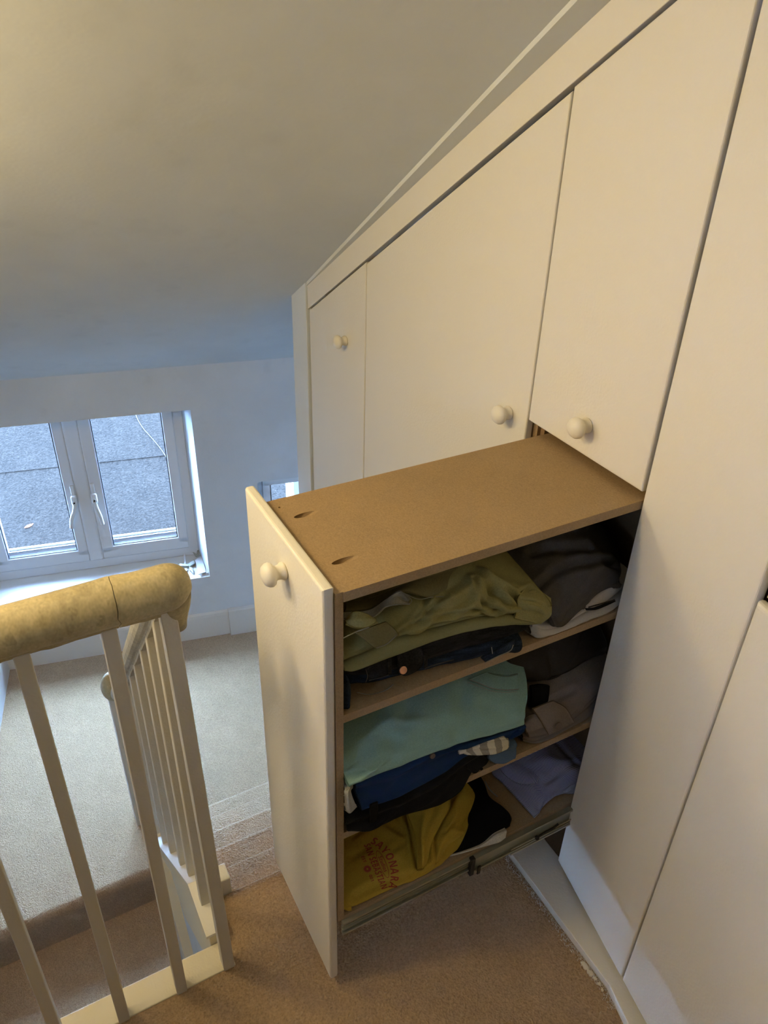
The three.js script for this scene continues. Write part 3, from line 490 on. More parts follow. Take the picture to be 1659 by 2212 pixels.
// sheet: a grid of control points (rows of [x, y, z]) turned into a smooth cloth of thickness th; ridges = [[i, j, i2, j2, height, width]] in control-grid units
function sheet(rows, { th = 0.004, sub = 8, noise = 0.0015, freq = 18, seed = 1, ridges = [], creases = [] } = {}) {
  const R = rows.length, K = rows[0].length, nu = (K - 1) * sub, nv = (R - 1) * sub, P = [];
  const get = (r, c) => rows[Math.max(0, Math.min(R - 1, r))][Math.max(0, Math.min(K - 1, c))];
  const linEnd = (a, b) => 2 * a - b;
  const cp = (r, c, k) => { if (r < 0) return linEnd(cp(0, c, k), cp(1, c, k)); if (r > R - 1) return linEnd(cp(R - 1, c, k), cp(R - 2, c, k)); if (c < 0) return linEnd(cp(r, 0, k), cp(r, 1, k)); if (c > K - 1) return linEnd(cp(r, K - 1, k), cp(r, K - 2, k)); return get(r, c)[k]; };
  for (let j = 0; j <= nv; j++) for (let i = 0; i <= nu; i++) {
    const fv = Math.min(R - 2, Math.floor(j / sub)), tv = j / sub - fv, fu = Math.min(K - 2, Math.floor(i / sub)), tu = i / sub - fu, q = [];
    for (let k = 0; k < 3; k++) { const l = []; for (let m = -1; m <= 2; m++) l.push(crom(cp(fv + m, fu - 1, k), cp(fv + m, fu, k), cp(fv + m, fu + 1, k), cp(fv + m, fu + 2, k), tu)); q.push(crom(l[0], l[1], l[2], l[3], tv)); }
    P.push(V(...q));
  }
  const W = nu + 1, H = nv + 1, N = (A) => { const out = []; for (let j = 0; j < H; j++) for (let i = 0; i < W; i++) { const a = A[j * W + Math.max(0, i - 1)], b = A[j * W + Math.min(W - 1, i + 1)], c = A[Math.max(0, j - 1) * W + i], d = A[Math.min(H - 1, j + 1) * W + i]; const n = b.clone().sub(a).cross(d.clone().sub(c)); if (n.lengthSq() < 1e-16) n.set(0, 1, 0); out.push(n.normalize()); } return out; };
  let n = N(P); const flip = n[Math.floor(H / 2) * W + Math.floor(W / 2)]; const sgn = (flip.y + flip.z * 0.8) < 0 ? -1 : 1;
  const Q = P.map((p, id) => {
    const i = id % W, j = Math.floor(id / W), gi = i / sub, gj = j / sub; let h = 0;
    h += noise * 2 * (fbm(p.x * freq + 50, (p.z + p.y) * freq + 50, 9973, seed, 3) - 0.5);
    for (const [a, b, c, d, hh, ww] of ridges) { const dx = c - a, dy = d - b, L = dx * dx + dy * dy, t = Math.max(0, Math.min(1, ((gi - a) * dx + (gj - b) * dy) / L)), ex = gi - a - dx * t, ey = gj - b - dy * t; const dd = Math.sqrt(ex * ex + ey * ey) / ww; h += hh * Math.exp(-dd * dd) * (0.45 + 0.55 * Math.sin(Math.PI * Math.min(1, t * 0.9 + 0.1))); }
    for (const [line, depth, w] of creases) {
      let best = 1e9; for (let s = 0; s + 1 < line.length; s++) { const A = line[s], B2 = line[s + 1], bx = B2[0] - A[0], by = B2[1] - A[1], bz = B2[2] - A[2], t = Math.max(0, Math.min(1, ((p.x - A[0]) * bx + (p.y - A[1]) * by + (p.z - A[2]) * bz) / (bx * bx + by * by + bz * bz))); const ex = p.x - A[0] - bx * t, ey = p.y - A[1] - by * t, ez = p.z - A[2] - bz * t, d2 = ex * ex + ey * ey + ez * ez, tt = (s + t) / (line.length - 1), k = d2 + (tt < 0.03 || tt > 0.97 ? 2e-6 : 0); if (k < best) best = k; }
      const d = Math.sqrt(best) / w; if (d < 5) h += -depth * Math.exp(-d * d) + 0.45 * depth * Math.exp(-(d - 2) * (d - 2) * 0.8);
    }
    return p.clone().addScaledVector(n[id], sgn * h);
  });
  n = N(Q).map((v) => v.multiplyScalar(sgn));
  const pos = [], uv = [], idx = [], us = new Float32Array(W * H), vs = new Float32Array(W * H);
  for (let j = 0; j < H; j++) for (let i = 0; i < W; i++) { const id = j * W + i; us[id] = i ? us[id - 1] + Q[id].distanceTo(Q[id - 1]) : 0; vs[id] = j ? vs[id - W] + Q[id].distanceTo(Q[id - W]) : 0; }
  { let mu = 0, mv = 0; for (let j = 0; j < H; j++) mu += us[j * W + W - 1] / H; for (let i = 0; i < W; i++) mv += vs[nv * W + i] / W; for (let j = 0; j < H; j++) for (let i = 0; i < W; i++) { us[j * W + i] = mu * i / nu; vs[j * W + i] = mv * j / nv; } }
  const push = (off) => Q.forEach((p, id) => { const o = p.clone().addScaledVector(n[id], off); pos.push(o.x, o.y, o.z); uv.push(us[id], vs[id]); });
  push(0); push(-th);
  const S = W * H, quad = (a, b, c, d) => idx.push(a, b, c, b, d, c);
  for (let j = 0; j < nv; j++) for (let i = 0; i < nu; i++) { const a = j * W + i; quad(a, a + 1, a + W, a + W + 1); quad(S + a + 1, S + a, S + a + W + 1, S + a + W); }
  const rim = []; for (let i = 0; i < W; i++) rim.push(i); for (let j = 1; j < H; j++) rim.push(j * W + W - 1); for (let i = W - 2; i >= 0; i--) rim.push((H - 1) * W + i); for (let j = H - 2; j >= 1; j--) rim.push(j * W);
  const mid = pos.length / 3, mids = [], B = rim.length;               // rounded rim: a bulging ring between the two faces
  const cx = Q.reduce((s, p) => s.add(p), V(0, 0, 0)).multiplyScalar(1 / S);
  rim.forEach((id, k) => { const a = Q[rim[(k + B - 1) % B]], c = Q[rim[(k + 1) % B]]; const t = c.clone().sub(a).normalize(); let o = t.clone().cross(n[id]); if (o.dot(Q[id].clone().sub(cx)) < 0) o.negate(); const p = Q[id].clone().addScaledVector(n[id], -th / 2).addScaledVector(o.normalize(), Math.min(th * 0.45, 0.006)); pos.push(p.x, p.y, p.z); uv.push(us[id], vs[id] + th); mids.push(mid + k); });
  for (let k = 0; k < B; k++) { const a = rim[k], b = rim[(k + 1) % B], c = mids[k], d = mids[(k + 1) % B]; quad(a, b, c, d); quad(c, d, S + a, S + b); }
  const g = new THREE.BufferGeometry(); g.setAttribute('position', new THREE.Float32BufferAttribute(pos, 3)); g.setAttribute('uv', new THREE.Float32BufferAttribute(uv, 2)); g.setIndex(idx); g.computeVertexNormals();
  return g.toNonIndexed();
}
// lip: one folded layer seen edge-on; stations [x, bottom, top, zFront]; its nose is round and it runs back to zBack
function lip(st, { back = -0.22, rise = 0.0, noise = 0.002, freq = 22, seed = 3, sub = 6, pinch = 0.0 } = {}) {
  const rows = []; const zs = [[back, 1, 1], [back * 0.45, 1.0, 0.6], [-0.035, 1.0, 0.15], [-0.008, 0.94, 0], [0.0, 0.68, 0], [0.0022, 0.45, 0], [0.0, 0.22, 0], [-0.008, 0.05, 0], [-0.04, 0.02, 0], [back, 0.02, 0]];
  for (const [dz, f, rz] of zs) rows.push(st.map(([x, b, t, z]) => [x, b + (t - b) * f + rise * rz, dz === back ? back : z + dz]));
  return sheet(rows, { th: 0.0025, sub, noise, freq, seed });
}
const strip = (a, b, o) => { const mid = (i, t) => a[i].map((v, k) => v + (b[i][k] - v) * t); return sheet([a, a.map((p, i) => mid(i, 0.5)), b], o); };
const z0 = (u, v, z = 0) => { const p = at(u, v, 'z', z); return [p.x, p.y, p.z]; };
const yy = (u, v, y) => { const p = at(u, v, 'y', y); return [p.x, p.y, p.z]; };
const hitter = (geo) => { const m = new THREE.Mesh(geo, new THREE.MeshBasicMaterial({ side: THREE.DoubleSide })), rc = new THREE.Raycaster(), o = camera.position.clone(); m.geometry = geo.clone(); m.geometry.boundsTree = new MeshBVH(m.geometry); m.raycast = acceleratedRaycast; rc.firstHitOnly = true; m.updateMatrixWorld();
  return (u, v, lift = 0.001) => { const d = at(u, v, 'y', 0).sub(o).normalize(); rc.set(o, d); const h = rc.intersectObject(m)[0]; if (!h) return null; const n = h.face.normal.clone(); if (n.dot(d) > 0) n.negate(); const p = h.point.addScaledVector(n, lift); return [p.x, p.y, p.z]; }; };   // where a line of sight meets a garment, so that its seams and buttons sit on the cloth
const creased = (rows, o, lines) => { const on = hitter(sheet(rows, o)); return sheet(rows, { ...o, sub: o.dense ?? o.sub, creases: lines.map(([l, d, w]) => [l.map(([u, v]) => on(u, v, 0)).filter(Boolean), d, w]).filter((l) => l[0].length > 1) }); };   // folds laid where the photograph shows them
const lay = (on, list, lift) => list.map(([u, v]) => on(u, v, lift)).filter(Boolean);
const thread = (pts, r = 0.0009) => tube(pts, r, pts.length * 8, 5);
function roundButton(r, p, tilt, hole = true) {
  const g = new THREE.LatheGeometry([[0.0001, 0.0022], [r * 0.55, 0.002], [r * 0.75, 0.0032], [r * 0.95, 0.003], [r, 0.0015], [r * 0.9, 0], [0.0001, 0]].map((q) => new THREE.Vector2(...q)), 24); g.rotateX(tilt); g.translate(...p); return g;
}
const garment = (name, label, category, geo, mat, grp) => { const g = thing(name, label, category, [0, 0, 0], grp); part('body', geo, mat, g); return g; };

// ---------------------------------------------------------------- top compartment
{ // olive trousers, folded in a thick bundle
  const top = creased([
    [[-0.572, 0.945, -0.255], [-0.47, 0.965, -0.255], [-0.37, 0.985, -0.255], [-0.27, 0.985, -0.255], [-0.175, 0.95, -0.25]],
    [[-0.572, 0.965, -0.14], [-0.47, 0.985, -0.14], [-0.37, 1.0, -0.14], [-0.26, 0.99, -0.14], [-0.185, 0.945, -0.14]],
    [[-0.573, 0.962, -0.06], [-0.47, 0.978, -0.055], [-0.37, 0.99, -0.055], [-0.265, 0.972, -0.06], [-0.178, 0.922, -0.05]],
    [[-0.573, 0.945, -0.02], [-0.47, 0.962, -0.012], [-0.37, 0.965, -0.01], [-0.268, 0.945, -0.012], [-0.17, 0.905, -0.008]],
    [[-0.573, 0.93, -0.004], [-0.47, 0.947, 0.001], [-0.37, 0.945, 0.002], [-0.265, 0.918, 0.003], [-0.165, 0.890, 0.002]],
    [[-0.572, 0.922, -0.012], [-0.47, 0.940, -0.008], [-0.37, 0.935, -0.006], [-0.262, 0.906, -0.006], [-0.168, 0.884, -0.01]],
  ], { th: 0.006, sub: 14, noise: 0.0012, freq: 14, seed: 21, ridges: [[1.9, 4.1, 2.75, 2.2, 0.0102, 0.136], [2.75, 2.2, 3.2, 3.9, 0.0085, 0.1105], [2.8, 2.3, 3.7, 3.6, 0.0068, 0.102], [1.2, 4.2, 2.1, 2.6, 0.00595, 0.136], [2.45, 3.9, 2.85, 2.6, -0.0102, 0.102], [3.1, 2.9, 3.4, 4, -0.00765, 0.085], [0.4, 3.8, 1.6, 2.4, -0.0051, 0.17]] , dense: 30 }, [[[[1022, 1252], [1030, 1268], [1036, 1290], [1052, 1312], [1078, 1322]], 0.010, 0.0045], [[[1046, 1256], [1070, 1285], [1098, 1308], [1120, 1312]], 0.008, 0.004], [[[890, 1352], [930, 1338], [975, 1330], [1020, 1318], [1060, 1326]], 0.007, 0.004], [[[905, 1345], [925, 1318], [945, 1298], [958, 1290]], 0.007, 0.0045], [[[858, 1372], [892, 1342], [915, 1310], [924, 1294]], 0.005, 0.004], [[[1090, 1288], [1120, 1282], [1150, 1268]], 0.005, 0.004], [[[940, 1300], [985, 1290], [1010, 1268], [1024, 1250]], -0.007, 0.008], [[[1060, 1238], [1100, 1262], [1150, 1280]], -0.004, 0.01]]);
  const l1 = lip([[-0.573, 0.916, 0.931, -0.012], [-0.535, 0.924, 0.938, -0.006], [-0.47, 0.934, 0.948, -0.003], [-0.403, 0.929, 0.944, -0.001], [-0.339, 0.921, 0.936, -0.001], [-0.265, 0.904, 0.917, -0.001], [-0.195, 0.880, 0.896, -0.001]], { seed: 23, noise: 0.0025 });
  const l2 = lip([[-0.574, 0.907, 0.916, 0.0], [-0.553, 0.903, 0.921, 0.006], [-0.487, 0.904, 0.934, 0.007], [-0.418, 0.907, 0.927, 0.008], [-0.326, 0.899, 0.919, 0.008], [-0.256, 0.880, 0.902, 0.006], [-0.185, 0.852, 0.880, 0.004], [-0.160, 0.868, 0.886, -0.004]], { seed: 24, noise: 0.002 });
  const g = garment('trousers', 'olive green trousers folded on the top shelf, uppermost of the left pile', 'trousers', merged([top, l1, l2]), M.olive);
  // end of the bundle: the rolled hem standing on edge
  part('hem', sheet([[z0(1140, 1262, -0.03), z0(1165, 1275, -0.02), z0(1190, 1292, -0.015)], [z0(1120, 1290, 0.0), z0(1160, 1298, 0.008), z0(1192, 1318, 0.0)], [z0(1118, 1312, 0.004), z0(1158, 1322, 0.010), z0(1188, 1333, 0.0)], [z0(1112, 1336, 0.006), z0(1150, 1344, 0.009), z0(1168, 1348, 0.0)]], { th: 0.004, sub: 8, noise: 0.001, seed: 31, ridges: [[0.2, 1.2, 1.6, 1.2, -0.006, 0.16], [0.2, 2.1, 1.4, 2.1, -0.005, 0.14], [1.2, 1.2, 1.7, 2.6, 0.004, 0.2]] }), M.olive, g);
  part('waistband', strip([z0(741, 1322, -0.035), z0(797, 1317, -0.03), z0(831, 1296, -0.03), z0(864, 1278, -0.03), z0(886, 1294, -0.028)], [z0(742, 1336, -0.02), z0(806, 1331, -0.018), z0(831, 1311, -0.018), z0(857, 1306, -0.018), z0(885, 1304, -0.02)], { th: 0.003, sub: 8, noise: 0.001, seed: 33, ridges: [[3, 0.5, 4, 1.2, -0.006, 0.4]] }), M.lining, g, 'grey-green waistband lining');
  part('stitching', thread([z0(742, 1337, -0.017), z0(806, 1332, -0.0145), z0(831, 1311, -0.0145), z0(857, 1306, -0.0145), z0(885, 1304, -0.017), z0(889, 1296, -0.022), z0(872, 1281, -0.026)]), M.lining, g, 'pale seam stitching'); part('stitching', thread([z0(864, 1277, -0.03), z0(904, 1294, -0.02), z0(932, 1290, -0.02), z0(965, 1287, -0.022), z0(992, 1276, -0.03)], 0.0008), M.lining, g, 'pale seam stitching'); part('stitching', thread([z0(741, 1379, 0.008), z0(770, 1365, 0.010), z0(797, 1355, 0.009)], 0.001), M.lining, g, 'pale seam stitching'); part('stitching', thread([z0(813, 1400, 0.013), z0(836, 1391, 0.0145), z0(858, 1371, 0.0135)], 0.0008), M.lining, g, 'pale seam stitching');
  part('pocket_bag', strip([z0(745, 1340, -0.012), z0(764, 1321, -0.01), z0(790, 1325, -0.008), z0(808, 1335, -0.012)], [z0(748, 1348, 0.0), z0(768, 1356, 0.006), z0(793, 1355, 0.008), z0(815, 1343, 0.002)], { th: 0.003, sub: 8, noise: 0.001, seed: 35, ridges: [[0.2, 1, 2.6, 1, 0.006, 0.6]] }), M.olive, g);
  part('pocket_flap', sheet([[z0(768, 1366, 0.005), z0(800, 1355, 0.005), z0(833, 1343, 0.001)], [z0(789, 1383, 0.010), z0(818, 1370, 0.0105), z0(849, 1356, 0.008)], [z0(810, 1400, 0.0125), z0(836, 1390, 0.0135), z0(862, 1372, 0.012)]], { th: 0.002, sub: 8, noise: 0.0006, seed: 37 }), M.oliveDark, g, 'darker brown pocket flap');
  part('waist_panel', sheet([[z0(748, 1302, -0.06), z0(810, 1287, -0.055), z0(870, 1262, -0.05), z0(930, 1242, -0.05), z0(990, 1225, -0.06)], [z0(748, 1312, -0.045), z0(812, 1300, -0.042), z0(868, 1272, -0.036), z0(932, 1270, -0.03), z0(988, 1254, -0.042)], [z0(745, 1320, -0.036), z0(800, 1314, -0.034), z0(866, 1278, -0.031), z0(930, 1291, -0.021), z0(990, 1276, -0.031)]], { th: 0.003, sub: 8, noise: 0.0012, seed: 39 }), M.oliveDark, g, 'darker inside of the waist');
}
{ // black jeans under them
  const a = lip([[-0.574, 0.869, 0.903, -0.03], [-0.53, 0.864, 0.905, -0.012], [-0.487, 0.858, 0.903, -0.006], [-0.418, 0.858, 0.904, -0.004], [-0.349, 0.852, 0.898, -0.004], [-0.28, 0.845, 0.887, -0.004], [-0.225, 0.842, 0.868, -0.004], [-0.183, 0.842, 0.853, -0.02]], { seed: 41, noise: 0.003, freq: 30 });
  const g = garment('jeans', 'faded black jeans with a copper button, squeezed under the olive trousers', 'jeans', a, M.blackDenim);
  part('waistband', strip([z0(793, 1432, 0.002), z0(820, 1424, 0.004), z0(842, 1418, 0.003)], [z0(797, 1468, 0.001), z0(822, 1462, 0.004), z0(841, 1456, 0.003)], { th: 0.004, sub: 8, noise: 0.0006, seed: 43, ridges: [[0.1, 1, 0.35, 1, -0.004, 0.3]] }), M.blackDenim, g);
  part('fly', strip([z0(858, 1410, 0.0), z0(880, 1402, 0.003), z0(905, 1400, 0.003), z0(917, 1416, 0.003)], [z0(862, 1452, 0.002), z0(876, 1460, 0.004), z0(900, 1450, 0.004), z0(912, 1438, 0.003)], { th: 0.003, sub: 6, noise: 0.0008, seed: 45 }), M.blackDenim, g);
  const bp = hitter(a)(870, 1447, 0.005) ?? z0(870, 1447, 0.0085); part('button', roundButton(0.0068, bp, 1.2), M.copper, g, 'copper jeans button');
  part('belt_loop', strip([z0(838, 1424, 0.006), z0(845, 1422, 0.007)], [z0(839, 1458, 0.006), z0(846, 1456, 0.007)], { th: 0.002, sub: 4, noise: 0 }), M.blackDenim, g); part('belt_loop', strip([z0(916, 1408, 0.005), z0(922, 1412, 0.006)], [z0(917, 1444, 0.006), z0(924, 1440, 0.006)], { th: 0.002, sub: 4, noise: 0 }), M.blackDenim, g);
  part('stitching', thread([z0(797, 1470, 0.006), z0(822, 1464, 0.008), z0(840, 1458, 0.008)], 0.0006), cloth({ color: C(0.075, 0.068, 0.06) }), g); part('stitching', thread([z0(918, 1444, 0.007), z0(940, 1436, 0.005), z0(980, 1425, 0.003)], 0.0007), cloth({ color: C(0.075, 0.068, 0.06) }), g); part('stitching', thread([z0(790, 1445, 0.004), z0(794, 1462, 0.005), z0(790, 1474, 0.004)], 0.0006), cloth({ color: C(0.075, 0.068, 0.06) }), g);
}
{ // blue jeans at the bottom of the pile
  const a = lip([[-0.555, 0.8155, 0.868, -0.052], [-0.50, 0.815, 0.860, -0.036], [-0.44, 0.815, 0.86, -0.028], [-0.38, 0.8155, 0.855, -0.018], [-0.32, 0.816, 0.851, -0.006], [-0.265, 0.815, 0.846, 0.004], [-0.232, 0.812, 0.845, 0.012], [-0.222, 0.82, 0.842, -0.004]], { seed: 47, noise: 0.0035, freq: 34 });
  const g = garment('jeans', 'dark blue denim jeans lying lowest in the left pile of the top shelf', 'jeans', a, M.blueDenim);
  part('leg_end', sheet([[[-0.575, 0.868, -0.09], [-0.563, 0.872, -0.08], [-0.553, 0.862, -0.09]], [[-0.575, 0.868, -0.03], [-0.562, 0.874, -0.02], [-0.552, 0.862, -0.03]], [[-0.575, 0.846, -0.012], [-0.5635, 0.85, -0.004], [-0.553, 0.842, -0.016]], [[-0.575, 0.818, -0.008], [-0.564, 0.822, 0.0], [-0.555, 0.816, -0.016]]], { th: 0.008, sub: 8, noise: 0.002, seed: 49 }), M.blueDenim, g);
  part('pocket_edge', strip([z0(1040, 1421, 0.013), z0(1070, 1407, 0.016), z0(1103, 1388, 0.016), z0(1112, 1382, 0.012)], [z0(1050, 1430, 0.016), z0(1075, 1419, 0.019), z0(1104, 1402, 0.018), z0(1112, 1392, 0.014)], { th: 0.003, sub: 6, noise: 0.001, seed: 51 }), M.blueDenim, g);
  part('stitching', thread([z0(1047, 1432, 0.02), z0(1075, 1418, 0.0215), z0(1104, 1404, 0.0205), z0(1109, 1393, 0.018)], 0.0009), M.lining, g, 'pale topstitching'); part('stitching', thread([z0(772, 1496, -0.02), z0(800, 1500, -0.018), z0(835, 1490, -0.016), z0(850, 1478, -0.02)], 0.0008), M.lining, g, 'pale topstitching'); part('stitching', thread([z0(1062, 1398, 0.018), z0(1064, 1412, 0.0205)], 0.0008), M.lining, g, 'pale topstitching');
}
{ // charcoal sweatshirt on the right
  const a = creased([
    [[-0.20, 0.92, -0.255], [-0.12, 0.945, -0.255], [-0.03, 0.955, -0.255], [0.05, 0.94, -0.255], [0.105, 0.90, -0.25]],
    [[-0.20, 0.93, -0.15], [-0.12, 0.955, -0.15], [-0.03, 0.965, -0.15], [0.04, 0.945, -0.15], [0.09, 0.90, -0.15]],
    [[-0.195, 0.915, -0.07], [-0.125, 0.93, -0.07], [-0.05, 0.94, -0.075], [0.02, 0.925, -0.08], [0.07, 0.885, -0.08]],
    [[-0.180, 0.893, -0.02], [-0.13, 0.898, -0.02], [-0.07, 0.905, -0.025], [-0.01, 0.90, -0.03], [0.04, 0.875, -0.04]],
    [[-0.163, 0.866, -0.004], [-0.13, 0.866, 0.0], [-0.085, 0.872, -0.002], [-0.035, 0.882, -0.008], [0.02, 0.872, -0.02]],
    [[-0.148, 0.836, 0.0], [-0.128, 0.831, 0.002], [-0.100, 0.850, 0.002], [-0.05, 0.871, -0.004], [0.01, 0.873, -0.014]],
  ], { th: 0.012, sub: 12, noise: 0.0035, freq: 14, seed: 61, ridges: [[0.4, 4.2, 3.6, 2.1, 0.008, 0.22], [0.3, 3.2, 2.6, 1.2, -0.006, 0.2], [0.8, 4.6, 3.4, 3.1, 0.004, 0.18]] , dense: 18 }, [[[[1165, 1268], [1195, 1238], [1235, 1222], [1300, 1210], [1328, 1222]], 0.010, 0.007], [[[1150, 1195], [1190, 1186], [1270, 1186]], 0.008, 0.009], [[[1235, 1312], [1262, 1302], [1300, 1280]], 0.004, 0.005], [[[1200, 1255], [1220, 1290], [1225, 1320]], 0.004, 0.010]]);
  garment('sweatshirt', 'charcoal grey sweatshirt heaped over the cream trousers on the top shelf', 'sweatshirt', a, M.charcoal);
}
{ // cream trousers with an open zip
  const lo = lip([[-0.190, 0.8165, 0.838, -0.014], [-0.178, 0.8135, 0.840, 0.0], [-0.155, 0.8135, 0.830, 0.002], [-0.107, 0.814, 0.829, 0.003], [-0.06, 0.814, 0.835, 0.002], [-0.01, 0.814, 0.836, 0.0], [0.06, 0.815, 0.838, -0.02]], { seed: 65, noise: 0.0025, freq: 30, rise: 0.006 });
  const up = lip([[-0.188, 0.830, 0.852, -0.016], [-0.172, 0.828, 0.842, -0.004], [-0.14, 0.829, 0.836, -0.001], [-0.107, 0.830, 0.846, 0.0], [-0.06, 0.836, 0.862, -0.002], [-0.01, 0.838, 0.872, -0.006], [0.06, 0.84, 0.872, -0.03]], { seed: 66, noise: 0.0025, freq: 28 });
  const g = garment('trousers', 'cream trousers with a dark zip, under the charcoal sweatshirt', 'trousers', merged([lo, up]), M.creamCloth);
  const zp = [z0(1265, 1314, 0.004), z0(1285, 1312, 0.004), z0(1305, 1305, 0.003), z0(1328, 1295, 0.001)], zq = [z0(1267, 1318, 0.006), z0(1287, 1317, 0.006), z0(1307, 1310, 0.005), z0(1330, 1299, 0.003)];
  const zip = part('zip', strip(zp, zq, { th: 0.0015, sub: 6, noise: 0 }), M.black, g, 'black zip');
  const teeth = []; for (let i = 0; i < 26; i++) { const t = i / 25, a = z0(1272 + 55 * t, 1311.5 - 15 * t - 4 * Math.sin(t * 3) * 0, 0.0065 - 0.003 * t); teeth.push(new THREE.BoxGeometry(0.0012, 0.0026, 0.0016).toNonIndexed().translate(...a)); }
  const tm = part('teeth', merged(teeth), M.darkMetal, zip); tm.userData.kind = 'stuff';
}

// ---------------------------------------------------------------- middle compartment
{ // mint T-shirt draped over the pile
  const a = creased([
    [[-0.573, 0.685, -0.255], [-0.49, 0.70, -0.255], [-0.40, 0.705, -0.255], [-0.31, 0.70, -0.255], [-0.22, 0.69, -0.255], [-0.13, 0.672, -0.25]],
    [[-0.573, 0.70, -0.14], [-0.49, 0.715, -0.14], [-0.40, 0.715, -0.14], [-0.31, 0.705, -0.14], [-0.215, 0.692, -0.14], [-0.12, 0.668, -0.13]],
    [[-0.574, 0.70, -0.07], [-0.49, 0.712, -0.07], [-0.40, 0.712, -0.07], [-0.31, 0.70, -0.07], [-0.225, 0.688, -0.068], [-0.138, 0.662, -0.066]],
    [[-0.574, 0.69, -0.028], [-0.49, 0.70, -0.026], [-0.40, 0.698, -0.026], [-0.31, 0.685, -0.026], [-0.235, 0.668, -0.024], [-0.161, 0.645, -0.024]],
    [[-0.575, 0.675, -0.004], [-0.495, 0.682, -0.004], [-0.41, 0.678, -0.003], [-0.32, 0.668, -0.003], [-0.25, 0.651, -0.002], [-0.180, 0.634, -0.004]],
    [[-0.575, 0.664, 0.008], [-0.50, 0.666, 0.009], [-0.415, 0.661, 0.009], [-0.33, 0.652, 0.009], [-0.26, 0.636, 0.009], [-0.188, 0.621, 0.006]],
    [[-0.574, 0.656, 0.012], [-0.505, 0.653, 0.013], [-0.42, 0.648, 0.013], [-0.34, 0.640, 0.013], [-0.265, 0.623, 0.013], [-0.192, 0.609, 0.009]],
    [[-0.574, 0.655, -0.03], [-0.505, 0.652, -0.03], [-0.42, 0.647, -0.03], [-0.34, 0.639, -0.03], [-0.265, 0.622, -0.03], [-0.194, 0.609, -0.03]],
  ], { th: 0.003, sub: 10, noise: 0.002, freq: 12, seed: 71, ridges: [[0.3, 5.6, 1.1, 4.6, 0.007, 0.17], [1, 3, 1.6, 4.6, -0.007, 0.2125], [1.3, 2.6, 2.2, 3.4, 0.0056, 0.17], [3, 2.4, 3.2, 5.2, -0.0056, 0.2125], [0.2, 4.2, 0.9, 5.6, 0.0056, 0.1275], [4.1, 3.3, 4.9, 4.7, 0.0042, 0.255]] , dense: 16 }, [[[[750, 1668], [790, 1625], [840, 1590]], 0.004, 0.012], [[[770, 1680], [815, 1648], [850, 1640]], 0.003, 0.008], [[[880, 1530], [868, 1570], [850, 1610]], 0.005, 0.014], [[[1000, 1490], [992, 1540], [985, 1585]], 0.004, 0.013], [[[900, 1600], [960, 1560]], 0.003, 0.012], [[[1040, 1520], [1100, 1535]], 0.003, 0.012]]);
  const g = garment('t_shirt', 'plain mint green T-shirt spread over the middle shelf pile', 't-shirt', a, M.mint);
  const on = hitter(a);
  const seam = [[1012, 1470], [1033, 1478], [1060, 1488], [1090, 1492], [1118, 1490]], rib = [[1050, 1455], [1066, 1458], [1084, 1461], [1102, 1461], [1116, 1458]];
  part('neckband', strip(lay(on, rib, 0.0035), lay(on, seam, 0.003), { th: 0.003, sub: 8, noise: 0.0003, seed: 73 }), M.mint, g);
  part('stitching', thread(lay(on, seam, 0.0036), 0.0008), M.greyCloth, g); part('stitching', thread(lay(on, seam.map(([u, v]) => [u - 2, v + 4]), 0.0006), 0.0006), M.greyCloth, g);
  part('inside_back', strip([z0(1058, 1447, -0.125), z0(1085, 1438, -0.13), z0(1104, 1438, -0.125), z0(1122, 1450, -0.115)], lay(on, [[1052, 1455], [1072, 1460], [1095, 1462], [1115, 1457]], 0.004), { th: 0.003, sub: 6, noise: 0.0006, seed: 75 }), cloth({ color: C(0.16, 0.24, 0.21) }), g, 'darker inside of the neck');
}
{ // navy polo shirt
  const a = creased([
    [[-0.555, 0.652, -0.20], [-0.47, 0.650, -0.20], [-0.37, 0.645, -0.20], [-0.28, 0.625, -0.20], [-0.19, 0.606, -0.20]],
    [[-0.557, 0.650, -0.01], [-0.474, 0.645, -0.004], [-0.376, 0.637, -0.002], [-0.28, 0.621, -0.002], [-0.19, 0.604, -0.006]],
    [[-0.556, 0.62, 0.006], [-0.474, 0.61, 0.008], [-0.376, 0.615, 0.007], [-0.28, 0.612, 0.005], [-0.184, 0.598, 0.004]],
    [[-0.549, 0.590, 0.010], [-0.474, 0.585, 0.012], [-0.376, 0.592, 0.010], [-0.28, 0.602, 0.006], [-0.180, 0.588, 0.004]],
    [[-0.545, 0.566, 0.009], [-0.474, 0.565, 0.012], [-0.374, 0.573, 0.011], [-0.285, 0.592, 0.005], [-0.188, 0.578, 0.002]],
    [[-0.545, 0.565, -0.05], [-0.474, 0.562, -0.05], [-0.374, 0.570, -0.05], [-0.285, 0.588, -0.05], [-0.19, 0.576, -0.05]],
  ], { th: 0.004, sub: 9, noise: 0.0022, freq: 16, seed: 81 , dense: 12 }, [[[[850, 1700], [930, 1640], [990, 1605]], 0.003, 0.010], [[[1000, 1600], [1050, 1585], [1100, 1568]], 0.005, 0.006]]);
  const g = garment('polo_shirt', 'navy blue polo shirt with a dark button directly under the mint T-shirt', 'shirt', a, M.navy);
  part('button', roundButton(0.0055, hitter(a)(933, 1632, 0.0005) ?? z0(933, 1632, 0.012), 1.35), M.button, g);
  part('cuff', lip([[-0.235, 0.574, 0.588, 0.004], [-0.21, 0.574, 0.592, 0.008], [-0.186, 0.576, 0.596, 0.007], [-0.176, 0.58, 0.592, -0.002]], { back: -0.1, seed: 83, noise: 0.001 }), M.navy, g);
}
